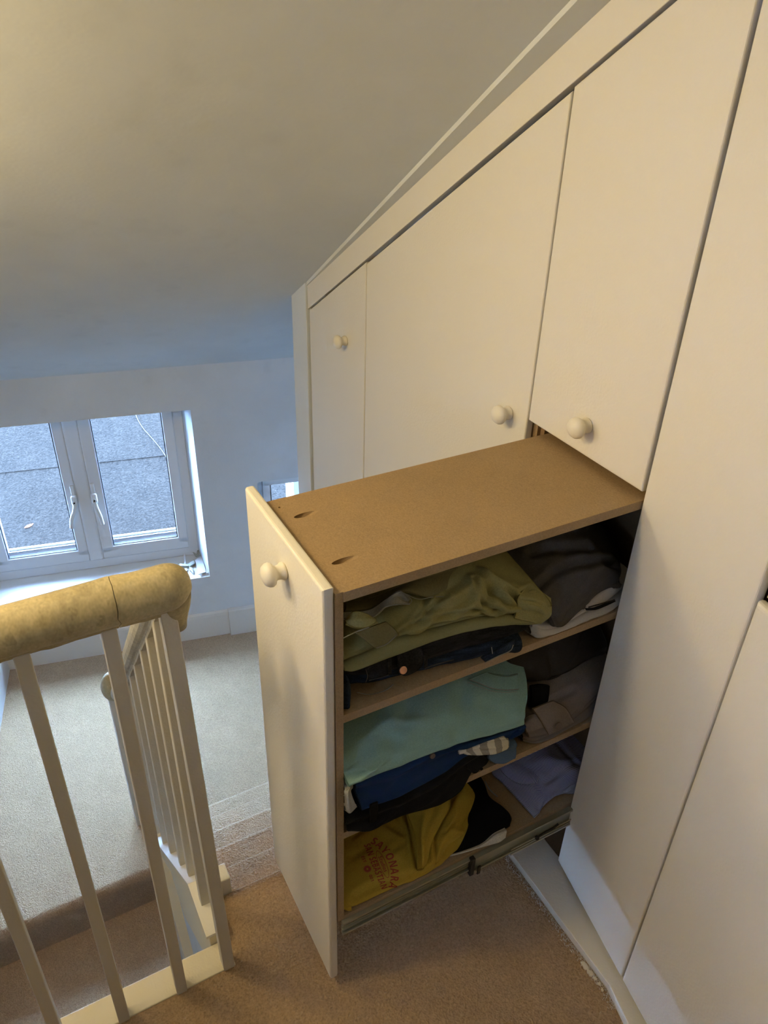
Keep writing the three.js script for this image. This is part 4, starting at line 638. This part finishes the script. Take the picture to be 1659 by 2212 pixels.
{ // black jumper at the bottom left
  const a = sheet([
    [[-0.573, 0.55, -0.20], [-0.52, 0.56, -0.20], [-0.46, 0.565, -0.20], [-0.39, 0.57, -0.20], [-0.32, 0.575, -0.20], [-0.275, 0.575, -0.18]],
    [[-0.573, 0.556, -0.004], [-0.52, 0.562, 0.0], [-0.46, 0.566, 0.004], [-0.39, 0.574, 0.004], [-0.325, 0.594, 0.0], [-0.262, 0.586, -0.004]],
    [[-0.574, 0.540, 0.008], [-0.52, 0.535, 0.012], [-0.46, 0.538, 0.014], [-0.39, 0.536, 0.013], [-0.325, 0.557, 0.009], [-0.268, 0.566, 0.004]],
    [[-0.573, 0.528, 0.010], [-0.515, 0.513, 0.015], [-0.46, 0.517, 0.016], [-0.385, 0.504, 0.015], [-0.33, 0.518, 0.012], [-0.285, 0.548, 0.006]],
    [[-0.570, 0.518, 0.006], [-0.511, 0.501, 0.012], [-0.46, 0.505, 0.014], [-0.380, 0.483, 0.013], [-0.325, 0.492, 0.010], [-0.300, 0.530, 0.004]],
    [[-0.566, 0.515, -0.004], [-0.511, 0.505, 0.005], [-0.46, 0.510, 0.006], [-0.380, 0.490, 0.006], [-0.325, 0.497, 0.005], [-0.302, 0.530, -0.002]],
  ], { th: 0.004, sub: 9, noise: 0.0025, freq: 16, seed: 91, ridges: [[0.3, 4.2, 2.0, 1.6, 0.004, 0.25], [1.8, 3.4, 3.8, 2.0, 0.003, 0.25]] });
  const g = garment('jumper', 'black jumper sagging over the front edge of the middle shelf', 'jumper', a, M.black);
  part('sleeve', sheet([[z0(1000, 1622, 0.004), z0(1030, 1634, 0.006), z0(1060, 1634, 0.004)], [z0(1006, 1645, 0.012), z0(1028, 1652, 0.013), z0(1052, 1650, 0.01)], [z0(1012, 1660, 0.013), z0(1027, 1671, 0.014), z0(1040, 1660, 0.012)]], { th: 0.005, sub: 8, noise: 0.001, seed: 93 }), M.black, g);
  part('hem', sheet([[z0(801, 1740, 0.017), z0(808, 1737, 0.018), z0(816, 1734, 0.017)], [z0(800, 1758, 0.018), z0(809, 1758, 0.019), z0(817, 1754, 0.018)], [z0(801, 1778, 0.017), z0(808, 1778, 0.018), z0(813, 1774, 0.017)]], { th: 0.004, sub: 6, noise: 0.0006, seed: 95 }), M.black, g);
}
{ // pale grey folded cloth on the left edge
  const a = sheet([
    [[-0.575, 0.645, -0.10], [-0.566, 0.647, -0.10], [-0.557, 0.643, -0.10]],
    [[-0.575, 0.640, -0.008], [-0.567, 0.643, 0.0], [-0.558, 0.638, -0.004]],
    [z0(743, 1712, 0.014), z0(752, 1712, 0.018), z0(759, 1710, 0.016)],
    [z0(744, 1735, 0.016), z0(754, 1740, 0.020), z0(766, 1732, 0.016)],
    [z0(747, 1752, 0.014), z0(756, 1757, 0.018), z0(771, 1743, 0.013)],
    [[-0.570, 0.545, -0.03], [-0.560, 0.545, -0.03], [-0.548, 0.553, -0.03]],
  ], { th: 0.004, sub: 8, noise: 0.0012, seed: 97, ridges: [[0.9, 1.4, 1.1, 3.6, 0.003, 0.25]] });
  garment('cloth', 'pale grey folded cloth poking out left of the navy shirt', 'cloth', a, M.greyCloth);
}
{ // wide-striped top and the blue-grey fold below it
  const a = sheet([
    [[-0.345, 0.600, -0.12], [-0.30, 0.598, -0.12], [-0.25, 0.592, -0.12], [-0.215, 0.588, -0.12]],
    [z0(984, 1619, 0.0), z0(1020, 1606, 0.004), z0(1058, 1590, 0.006), z0(1085, 1585, 0.004)],
    [z0(990, 1622, 0.007), z0(1024, 1614, 0.013), z0(1064, 1602, 0.014), z0(1098, 1598, 0.01)],
    [z0(1000, 1627, 0.010), z0(1028, 1622, 0.016), z0(1066, 1614, 0.017), z0(1099, 1610, 0.012)],
    [z0(1010, 1631, 0.009), z0(1034, 1632, 0.014), z0(1068, 1629, 0.014), z0(1093, 1618, 0.011)],
    [[-0.31, 0.556, -0.03], [-0.28, 0.548, -0.03], [-0.25, 0.538, -0.03], [-0.222, 0.54, -0.03]],
  ], { th: 0.003, sub: 10, noise: 0.0014, seed: 101, ridges: [[0.2, 1.6, 1.5, 3.2, -0.004, 0.2], [0.3, 2.8, 3.0, 3.2, 0.003, 0.2]] });
  garment('striped_shirt', 'small cream and grey wide-striped top on the middle shelf', 'top', a, M.wideStriped);
  const b = sheet([
    [[-0.262, 0.56, -0.14], [-0.23, 0.565, -0.14], [-0.195, 0.56, -0.14]],
    [z0(1060, 1615, -0.002), z0(1090, 1606, 0.0), z0(1108, 1592, -0.006)],
    [z0(1056, 1634, 0.008), z0(1086, 1626, 0.010), z0(1115, 1618, 0.004)],
    [z0(1062, 1645, 0.012), z0(1085, 1644, 0.013), z0(1114, 1637, 0.009)],
    [z0(1070, 1650, 0.008), z0(1090, 1650, 0.009), z0(1110, 1640, 0.006)],
  ], { th: 0.004, sub: 9, noise: 0.0018, seed: 103 });
  garment('shorts', 'faded slate blue shorts folded under the wide-striped top', 'shorts', b, M.slate);
}
{ // dark brown jumper, right pile
  const a = creased([
    [[-0.19, 0.72, -0.255], [-0.10, 0.74, -0.255], [0.0, 0.745, -0.255], [0.07, 0.735, -0.255], [0.11, 0.71, -0.25]],
    [[-0.18, 0.715, -0.16], [-0.10, 0.73, -0.16], [0.0, 0.735, -0.16], [0.06, 0.72, -0.16], [0.10, 0.69, -0.16]],
    [[-0.165, 0.685, -0.10], [-0.10, 0.69, -0.10], [-0.02, 0.70, -0.10], [0.04, 0.69, -0.10], [0.09, 0.665, -0.10]],
    [[-0.150, 0.655, -0.07], [-0.10, 0.65, -0.065], [-0.035, 0.655, -0.06], [0.02, 0.66, -0.06], [0.08, 0.645, -0.06]],
    [[-0.145, 0.63, -0.075], [-0.10, 0.625, -0.06], [-0.04, 0.632, -0.05], [0.01, 0.642, -0.05], [0.07, 0.63, -0.06]],
  ], { th: 0.01, sub: 10, noise: 0.003, freq: 14, seed: 111, ridges: [[2.2, 3.4, 3.8, 1.0, -0.005, 0.12], [0.6, 0.5, 0.8, 3.6, 0.004, 0.2]] , dense: 14 }, [[[[1225, 1470], [1262, 1430], [1310, 1385]], 0.006, 0.006], [[[1188, 1420], [1195, 1455], [1190, 1478]], 0.006, 0.008]]);
  const g = garment('jumper', 'dark brown knitted jumper piled on the taupe trousers', 'jumper', a, M.brown);
  part('cuff', sheet([[z0(1148, 1482, -0.045), z0(1168, 1480, -0.04), z0(1188, 1482, -0.045)], [z0(1150, 1504, -0.03), z0(1168, 1502, -0.026), z0(1186, 1503, -0.03)], [z0(1147, 1526, -0.024), z0(1165, 1528, -0.022), z0(1182, 1524, -0.026)]], { th: 0.008, sub: 7, noise: 0.0012, seed: 113 }), M.black, g, 'black ribbed cuff');
}
{ // taupe trousers with a big button
  const body = creased([
    [[-0.175, 0.605, -0.25], [-0.11, 0.615, -0.25], [-0.04, 0.62, -0.25], [0.03, 0.62, -0.25], [0.10, 0.60, -0.25]],
    [[-0.175, 0.610, -0.09], [-0.115, 0.615, -0.085], [-0.05, 0.622, -0.08], [0.01, 0.632, -0.07], [0.09, 0.62, -0.08]],
    [[-0.170, 0.585, -0.026], [-0.12, 0.588, -0.02], [-0.07, 0.60, -0.015], [-0.02, 0.615, -0.015], [0.06, 0.60, -0.03]],
    [[-0.165, 0.562, -0.004], [-0.125, 0.562, 0.0], [-0.08, 0.572, 0.003], [-0.03, 0.59, 0.0], [0.05, 0.585, -0.02]],
    [[-0.160, 0.546, -0.003], [-0.126, 0.543, 0.003], [-0.09, 0.548, 0.005], [-0.04, 0.565, 0.002], [0.03, 0.575, -0.016]],
    [[-0.160, 0.540, -0.05], [-0.126, 0.538, -0.05], [-0.09, 0.542, -0.05], [-0.04, 0.558, -0.05], [0.03, 0.568, -0.05]],
  ], { th: 0.004, sub: 9, noise: 0.002, freq: 18, seed: 121 , dense: 18 }, [[[[1150, 1535], [1170, 1548], [1190, 1580]], 0.004, 0.004], [[[1148, 1528], [1180, 1522], [1240, 1490]], 0.005, 0.006], [[[1215, 1560], [1250, 1535], [1275, 1515]], 0.004, 0.006]]);
  const l1 = lip([[-0.162, 0.526, 0.545, -0.016], [-0.14, 0.520, 0.543, -0.003], [-0.11, 0.520, 0.542, 0.0], [-0.07, 0.530, 0.556, 0.0], [-0.02, 0.542, 0.575, -0.004], [0.04, 0.55, 0.575, -0.02]], { seed: 122, noise: 0.0025, freq: 30 });
  const l2 = lip([[-0.158, 0.513, 0.528, -0.02], [-0.138, 0.512, 0.524, -0.004], [-0.10, 0.512, 0.524, 0.0], [-0.05, 0.512, 0.538, 0.0], [0.0, 0.512, 0.55, -0.004], [0.05, 0.513, 0.55, -0.02]], { seed: 123, noise: 0.0025, freq: 30 });
  const g = garment('trousers', 'taupe trousers with a large brown button, right side of the middle shelf', 'trousers', merged([body, l1, l2]), M.taupe);
  part('waist_tab', sheet([[z0(1152, 1532, 0.002), z0(1170, 1524, 0.002), z0(1195, 1514, 0.0)], [z0(1168, 1556, 0.010), z0(1194, 1544, 0.012), z0(1222, 1530, 0.010)], [z0(1186, 1588, 0.011), z0(1208, 1577, 0.013), z0(1240, 1560, 0.011)]], { th: 0.003, sub: 7, noise: 0.0008, seed: 125 }), M.taupe, g);
  part('button', roundButton(0.0088, hitter(merged([body, l1, l2]))(1200, 1564, 0.0145) ?? z0(1200, 1564, 0.0145), 1.15), M.button, g, 'large brown four-hole button');
  part('turn_up', sheet([[z0(1128, 1556, -0.012), z0(1146, 1544, -0.006), z0(1162, 1540, 0.0)], [z0(1133, 1566, 0.002), z0(1150, 1560, 0.006), z0(1172, 1554, 0.008)], [z0(1138, 1582, 0.004), z0(1156, 1578, 0.008), z0(1180, 1570, 0.009)]], { th: 0.003, sub: 7, noise: 0.0008, seed: 127 }), M.taupe, g);
}

// ---------------------------------------------------------------- bottom compartment
{ // mustard T-shirt with a red print
  const rows = [
    [[-0.573, 0.275, -0.255], [-0.50, 0.285, -0.255], [-0.42, 0.295, -0.255], [-0.34, 0.30, -0.25], [-0.26, 0.285, -0.24], [-0.19, 0.268, -0.22]],
    [[-0.573, 0.283, -0.17], [-0.50, 0.294, -0.17], [-0.42, 0.304, -0.17], [-0.34, 0.308, -0.165], [-0.26, 0.29, -0.16], [-0.193, 0.268, -0.145]],
    [[-0.573, 0.285, -0.11], [-0.50, 0.294, -0.11], [-0.425, 0.302, -0.11], [-0.345, 0.305, -0.108], [-0.27, 0.287, -0.105], [-0.20, 0.266, -0.10]],
    [[-0.573, 0.282, -0.06], [-0.50, 0.288, -0.06], [-0.43, 0.293, -0.058], [-0.35, 0.294, -0.055], [-0.285, 0.28, -0.052], [-0.245, 0.262, -0.05]],
    [[-0.574, 0.274, -0.022], [-0.505, 0.277, -0.022], [-0.435, 0.280, -0.018], [-0.36, 0.278, -0.016], [-0.31, 0.270, -0.018], [-0.275, 0.260, -0.026]],
    [[-0.574, 0.262, -0.004], [-0.505, 0.262, -0.002], [-0.44, 0.262, 0.001], [-0.38, 0.262, 0.003], [-0.335, 0.260, -0.002], [-0.30, 0.256, -0.012]],
    [[-0.573, 0.254, -0.012], [-0.505, 0.2535, -0.009], [-0.44, 0.2535, -0.006], [-0.38, 0.2535, -0.004], [-0.335, 0.2535, -0.01], [-0.30, 0.2535, -0.02]],
  ];
  const rid = [[2.95, 1.3, 2.9, 4.6, 0.017, 0.24], [2.45, 1.8, 2.55, 4.5, -0.008, 0.24], [3.1, 1.2, 3.7, 2.6, 0.012, 0.2], [3.3, 3.0, 4.3, 2.6, 0.014, 0.26], [3.55, 1.7, 4.1, 3.4, -0.007, 0.15], [3.0, 4.4, 3.9, 4.6, 0.007, 0.3], [0.3, 1.2, 1.4, 3.2, 0.005, 0.3], [1.0, 2.2, 2.2, 2.9, -0.004, 0.3]];
  const a = creased(rows, { th: 0.003, sub: 16, noise: 0.003, freq: 15, seed: 131, ridges: rid , dense: 24 }, [[[[878, 1752], [888, 1790], [896, 1830], [902, 1868]], 0.010, 0.006], [[[760, 1805], [800, 1775], [850, 1755]], 0.005, 0.008], [[[800, 1740], [830, 1775], [870, 1800]], 0.005, 0.008], [[[850, 1835], [880, 1815]], 0.004, 0.006], [[[770, 1935], [820, 1910], [880, 1895]], 0.004, 0.007], [[[760, 1850], [790, 1835]], 0.003, 0.008], [[[890, 1890], [930, 1875], [950, 1860]], 0.005, 0.006], [[[935, 1800], [922, 1825], [916, 1850]], 0.008, 0.006]]);
  const g = garment('t_shirt', 'mustard yellow T-shirt with a red surf print, crumpled on the drawer bottom', 't-shirt', a, M.mustard);
  // sleeves and rolled folds thrown over the body
  part('sleeve', sheet([
    [yy(905, 1735, 0.329), yy(940, 1715, 0.334), yy(985, 1695, 0.324)], [yy(878, 1748, 0.332), yy(925, 1738, 0.344), yy(974, 1722, 0.329)], [yy(884, 1768, 0.326), yy(925, 1762, 0.340), yy(970, 1748, 0.326)],
    [yy(895, 1800, 0.314), yy(918, 1796, 0.332), yy(950, 1784, 0.319)], [yy(902, 1840, 0.299), yy(916, 1838, 0.319), yy(930, 1830, 0.304)], [yy(902, 1880, 0.273), yy(914, 1876, 0.294), yy(926, 1862, 0.275)],
  ], { th: 0.005, sub: 10, noise: 0.003, freq: 22, seed: 133, ridges: [[0.8, 1.2, 0.9, 4.6, 0.009, 0.17], [1.4, 0.8, 1.1, 3.4, -0.009, 0.17], [0.2, 1.1, 1, 1.9, 0.0075, 0.1275]] }), M.mustard, g);
  part('sleeve', sheet([
    [yy(985, 1690, 0.299), yy(1005, 1690, 0.299), yy(1020, 1706, 0.273)], [yy(972, 1722, 0.309), yy(1000, 1722, 0.316), yy(1025, 1722, 0.275)], [yy(958, 1754, 0.304), yy(985, 1758, 0.314), yy(1016, 1752, 0.271)],
    [yy(940, 1784, 0.298), yy(972, 1786, 0.314), yy(1000, 1780, 0.275)], [yy(926, 1806, 0.294), yy(962, 1812, 0.312), yy(1002, 1800, 0.273)], [yy(928, 1838, 0.275), yy(952, 1834, 0.299), yy(975, 1824, 0.267)], [yy(930, 1866, 0.267), yy(944, 1866, 0.275), yy(958, 1854, 0.261)],
  ], { th: 0.005, sub: 9, noise: 0.003, freq: 22, seed: 135, ridges: [[0.6, 0.8, 0.4, 4.0, 0.004, 0.2], [1.0, 2.9, 1.8, 3.9, 0.005, 0.2], [0.8, 3.4, 1.4, 2.4, -0.006, 0.15]] }), M.mustard, g);
  part('neckband', sheet([[yy(905, 1728, 0.325), yy(935, 1712, 0.33), yy(972, 1702, 0.325)], [yy(915, 1734, 0.332), yy(948, 1722, 0.335), yy(992, 1708, 0.325)], [yy(930, 1742, 0.330), yy(955, 1736, 0.332), yy(980, 1722, 0.322)]], { th: 0.003, sub: 8, noise: 0.001, seed: 137, ridges: [[0.2, 1, 1.8, 1, 0.004, 0.2]] }), M.mustard, g);
  part('hem', (() => { const p = [[-0.569, 0.2555, -0.012], [-0.560, 0.262, -0.004], [-0.552, 0.258, -0.002], [-0.546, 0.2555, -0.008]]; return uvBox(tube([[-0.572, 0.2570, -0.03], [-0.566, 0.2580, -0.006], [-0.558, 0.2580, -0.002]], 0.006, 20, 12)); })(), M.mustard, g);
  // printed badge: a thin film lying on the shirt, lettering cut from a typeface
  const font = await new FontLoader().loadAsync('fonts/droid/droid_sans_bold.typeface.json');
  const geos = [];                                        // print space: +x along the reading direction, +y up; millimetre-like units
  const word = (s, size, cx, cy, arc, sx = 1, fit) => {
    const ws = [...s].map((ch) => { const sh = font.generateShapes(ch, size); const gg = new THREE.ShapeGeometry(sh, 4); gg.computeBoundingBox(); return ch === ' ' ? [null, size * 0.3] : [gg, (gg.boundingBox.max.x + size * 0.08) * sx]; });
    const tot = ws.reduce((q, w) => q + w[1], 0); let x = -tot / 2;
    for (const [gg, w] of ws) { if (gg) { const q = gg.clone(); q.scale(sx, 1, 1); const m = x + w / 2; q.translate(-w / 2, 0, 0); if (arc) { const th = m / arc; q.translate(0, arc, 0); q.rotateZ(-th); q.translate(cx, cy - arc, 0); } else q.translate(cx + m, cy, 0); geos.push(q.toNonIndexed()); } x += w; }
  };
  word('SAYONARA', 13, 0, 10, 62, 0.92); word('SAN SEBASTIAN', 10.5, 0, -16.5, 0, 0.74); word('Studios', 6.2, 0, -2.2, 0, 0.95); word('EST', 5.2, -18, -27.5, 0, 1); word('001', 5.2, 17, -27.5, 0, 1);
  const ring = new THREE.Shape(); ring.absellipse(0, 0.3, 25, 6.2, 0, Math.PI * 2); const rh = new THREE.Path(); rh.absellipse(0, 0.3, 24, 5.3, 0, Math.PI * 2); ring.holes.push(rh); geos.push(new THREE.ShapeGeometry(ring, 40).toNonIndexed());
  const sun = new THREE.Shape(); for (let i = 0; i < 36; i++) { const r = i % 2 ? 5.0 : 7.2, t = i / 36 * Math.PI * 2; i ? sun.lineTo(r * Math.cos(t), -25.5 + r * Math.sin(t)) : sun.moveTo(r * Math.cos(t), -25.5 + r * Math.sin(t)); } const sd = new THREE.Path(); sd.absellipse(0, -25.5, 1.6, 1.6, 0, Math.PI * 2); sun.holes.push(sd); geos.push(new THREE.ShapeGeometry(sun, 12).toNonIndexed());
  const pr = mergeGeometries(geos.map((q) => { q.deleteAttribute('normal'); return q; }));
  // dropped onto the cloth: print units to the photograph's direction of view, then to the shirt
  const on = hitter(a), pp = pr.attributes.position;
  for (let i = 0; i < pp.count; i++) { const px = pp.getX(i), py = pp.getY(i), h = on(826 + px * 0.468 + py * 1.27, 1867 + px * 1.16 - py * 0.4, 0.0008); pp.setXYZ(i, ...(h ?? yy(826 + px * 0.468 + py * 1.27, 1867 + px * 1.16 - py * 0.4, 0.262))); }
  pr.computeVertexNormals(); part('print', pr, std({ color: C(0.30, 0.045, 0.015), roughness: 0.8 }), g, 'dark red printed lettering');
}
{ // black T-shirt beside it
  const a = creased([
    [[-0.30, 0.275, -0.255], [-0.25, 0.275, -0.255], [-0.19, 0.270, -0.25], [-0.135, 0.258, -0.24]],
    [[-0.30, 0.272, -0.16], [-0.25, 0.27, -0.16], [-0.19, 0.268, -0.155], [-0.145, 0.257, -0.14]],
    [[-0.30, 0.262, -0.10], [-0.25, 0.262, -0.10], [-0.20, 0.270, -0.10], [-0.158, 0.258, -0.095]],
    [[-0.32, 0.257, -0.05], [-0.27, 0.259, -0.05], [-0.20, 0.270, -0.05], [-0.150, 0.262, -0.055]],
    [[-0.345, 0.254, -0.022], [-0.28, 0.257, -0.018], [-0.21, 0.266, -0.010], [-0.152, 0.264, -0.022]],
    [[-0.35, 0.2535, -0.016], [-0.285, 0.254, -0.008], [-0.22, 0.261, 0.0], [-0.165, 0.260, -0.008]],
  ], { th: 0.005, sub: 9, noise: 0.002, freq: 16, seed: 141 , dense: 12 }, [[[[1010, 1790], [1050, 1770], [1090, 1765]], 0.003, 0.010]]);
  const g = garment('t_shirt', 'black T-shirt with a white hem lying between the yellow and striped ones', 't-shirt', a, M.black);
  part('hem', sheet([
    [yy(962, 1849, 0.254), yy(1000, 1838, 0.256), yy(1040, 1822, 0.260), yy(1065, 1801, 0.266), yy(1090, 1788, 0.268)],
    [yy(962, 1850, 0.2555), yy(1002, 1840, 0.2575), yy(1044, 1825, 0.262), yy(1072, 1808, 0.270), yy(1094, 1797, 0.270)],
    [yy(962, 1852, 0.254), yy(1004, 1842, 0.2545), yy(1046, 1829, 0.2555), yy(1078, 1820, 0.257), yy(1092, 1810, 0.256)],
  ], { th: 0.003, sub: 8, noise: 0.0008, seed: 143, ridges: [[2.4, 0.8, 3.9, 0.8, 0.004, 0.3]] }), M.white, g, 'white rolled hem');
  part('label_tape', thread([yy(1048, 1688, 0.262), yy(1054, 1700, 0.262), yy(1065, 1713, 0.262), yy(1075, 1721, 0.261)], 0.0016), M.greyCloth, g);
}
{ // blue ticking-striped shirt
  const a = creased([
    [yy(1118, 1610, 0.262), yy(1150, 1592, 0.275), yy(1185, 1575, 0.285), yy(1218, 1570, 0.285), yy(1250, 1575, 0.27)],
    [yy(1064, 1662, 0.256), yy(1110, 1638, 0.272), yy(1165, 1625, 0.292), yy(1210, 1615, 0.298), yy(1262, 1600, 0.28)],
    [yy(1085, 1690, 0.256), yy(1125, 1672, 0.268), yy(1172, 1658, 0.288), yy(1222, 1645, 0.300), yy(1275, 1636, 0.284)],
    [yy(1110, 1716, 0.256), yy(1145, 1704, 0.264), yy(1185, 1690, 0.278), yy(1225, 1672, 0.290), yy(1275, 1660, 0.276)],
    [yy(1135, 1744, 0.256), yy(1160, 1735, 0.260), yy(1182, 1720, 0.268), yy(1214, 1700, 0.274), yy(1262, 1690, 0.262)],
    [yy(1154, 1765, 0.256), yy(1163, 1757, 0.257), yy(1174, 1742, 0.259), yy(1200, 1720, 0.262), yy(1250, 1706, 0.256)],
  ], { th: 0.003, sub: 11, noise: 0.0025, freq: 15, seed: 151, ridges: [[2.4, 1.6, 3.8, 3.6, 0.010, 0.35], [1.4, 2.6, 2.5, 4.2, -0.004, 0.3], [0.5, 1.4, 0.9, 2.3, 0.003, 0.15]] , dense: 20 }, [[[[1165, 1688], [1175, 1720], [1168, 1745]], 0.005, 0.008], [[[1180, 1690], [1220, 1660], [1245, 1648]], 0.006, 0.006], [[[1200, 1600], [1235, 1640]], 0.004, 0.008]]);
  const g = garment('striped_shirt', 'blue and white finely striped shirt at the right of the drawer bottom', 'shirt', a, M.striped);
  const on = hitter(a), cuff = []; for (let i = 0; i <= 8; i++) { const t = i / 8, w = 4 + 17 * Math.pow(Math.sin(Math.PI * Math.min(0.97, t * 0.9 + 0.06)), 0.7), cu = 1082 + 78 * t, cv = 1652 + 34 * t + 4 * Math.sin(Math.PI * t); cuff.push([-1, 0, 1].map((s) => on(cu - 0.30 * w * s, cv + 0.9 * w * s, s ? 0.004 : 0.010)).filter(Boolean)); }
  part('cuff', sheet(cuff.filter((r) => r.length === 3), { th: 0.002, sub: 6, noise: 0.0006, seed: 153 }), M.striped, g);
  part('hem', strip([yy(1206, 1716, 0.262), yy(1224, 1704, 0.268), yy(1240, 1688, 0.272), yy(1248, 1690, 0.27)], [yy(1210, 1716, 0.2545), yy(1226, 1715, 0.255), yy(1240, 1714, 0.255), yy(1248, 1708, 0.2545)], { th: 0.003, sub: 7, noise: 0.001, seed: 155, ridges: [[1, 1, 2.4, 1, 0.005, 0.4]] }), std({ color: C(0.42, 0.52, 0.75), map: clothCol, roughness: 0.9 }), g, 'pale blue inside hem');
}

// ---------------------------------------------------------------- odds and ends on the window sill
{
  const S = (s, t, dy = 0) => wq(s, -0.687 + 0.035 * Math.max(0, t) / 0.16 + dy, t);            // a point on the sloping sill board
  const uvw = (u, v, y = -0.672) => { const p = at(360 + u / 15.08, 1180 + v / 15.08, 'y', y); const d = p.clone().sub(WA); return [d.dot(WD), -d.dot(WN)]; };
  const plate = (pts, h, dy, mat, grp) => { const q = pts.map(([u, v]) => uvw(u, v)); const s = new THREE.Shape(q.map(([a, t]) => new THREE.Vector2(a, t))); const gg = new THREE.ExtrudeGeometry(s, { depth: h, bevelEnabled: true, bevelSize: 0.0008, bevelThickness: 0.0008, bevelSegments: 2 });
    const p = gg.attributes.position; for (let i = 0; i < p.count; i++) { const w = S(p.getX(i), p.getY(i), dy + p.getZ(i)); p.setXYZ(i, w.x, w.y, w.z); } gg.computeVertexNormals(); return uvKeep(gg); };
  const fr = plate([[560, 370], [1240, 350], [1340, 860], [1300, 870], [1195, 395], [620, 405], [640, 660], [600, 665]], 0.010, 0.001, M.upvc);
  tag(mesh('plastic_bracket', fr, M.upvc), 'white plastic bracket frame lying in the right corner of the window sill', 'bracket');
  const tagT = thing('key_tag', 'white plastic key tag with a dark ring in the corner of the window sill', 'key tag');
  part('tag', plate([[945, 560], [1160, 450], [1280, 850], [1045, 915]], 0.003, 0.012, M.upvc), M.upvc, tagT);
  { const [a, t] = uvw(1040, 480), c0 = S(a, t, 0.02); const tr = new THREE.TorusGeometry(0.0115, 0.0022, 10, 32); tr.rotateX(Math.PI / 2 - 0.3); tr.translate(c0.x, c0.y, c0.z); part('ring', uvKeep(tr), M.zinc, tagT); }
  part('key', plate([[880, 400], [1000, 440], [1040, 300], [1065, 310], [1055, 420], [1090, 470], [960, 500]], 0.002, 0.020, M.zinc), M.zinc, tagT);
  const latch = thing('window_latch', 'loose steel window latch lying beside the key tag on the sill', 'latch');
  part('arm', plate([[310, 960], [640, 750], [690, 790], [420, 1000]], 0.006, 0.002, M.steel), M.steel, latch);
  part('plate', plate([[440, 670], [740, 680], [720, 720], [440, 720]], 0.012, 0.002, M.steel), M.steel, latch);
  part('catch', plate([[700, 690], [900, 560], [930, 650], [760, 730]], 0.008, 0.008, M.zinc), M.zinc, latch);
  part('hook', plate([[740, 720], [850, 760], [870, 890], [760, 800]], 0.010, 0.002, M.zinc), M.zinc, latch);
}

renderer.render(scene, camera);
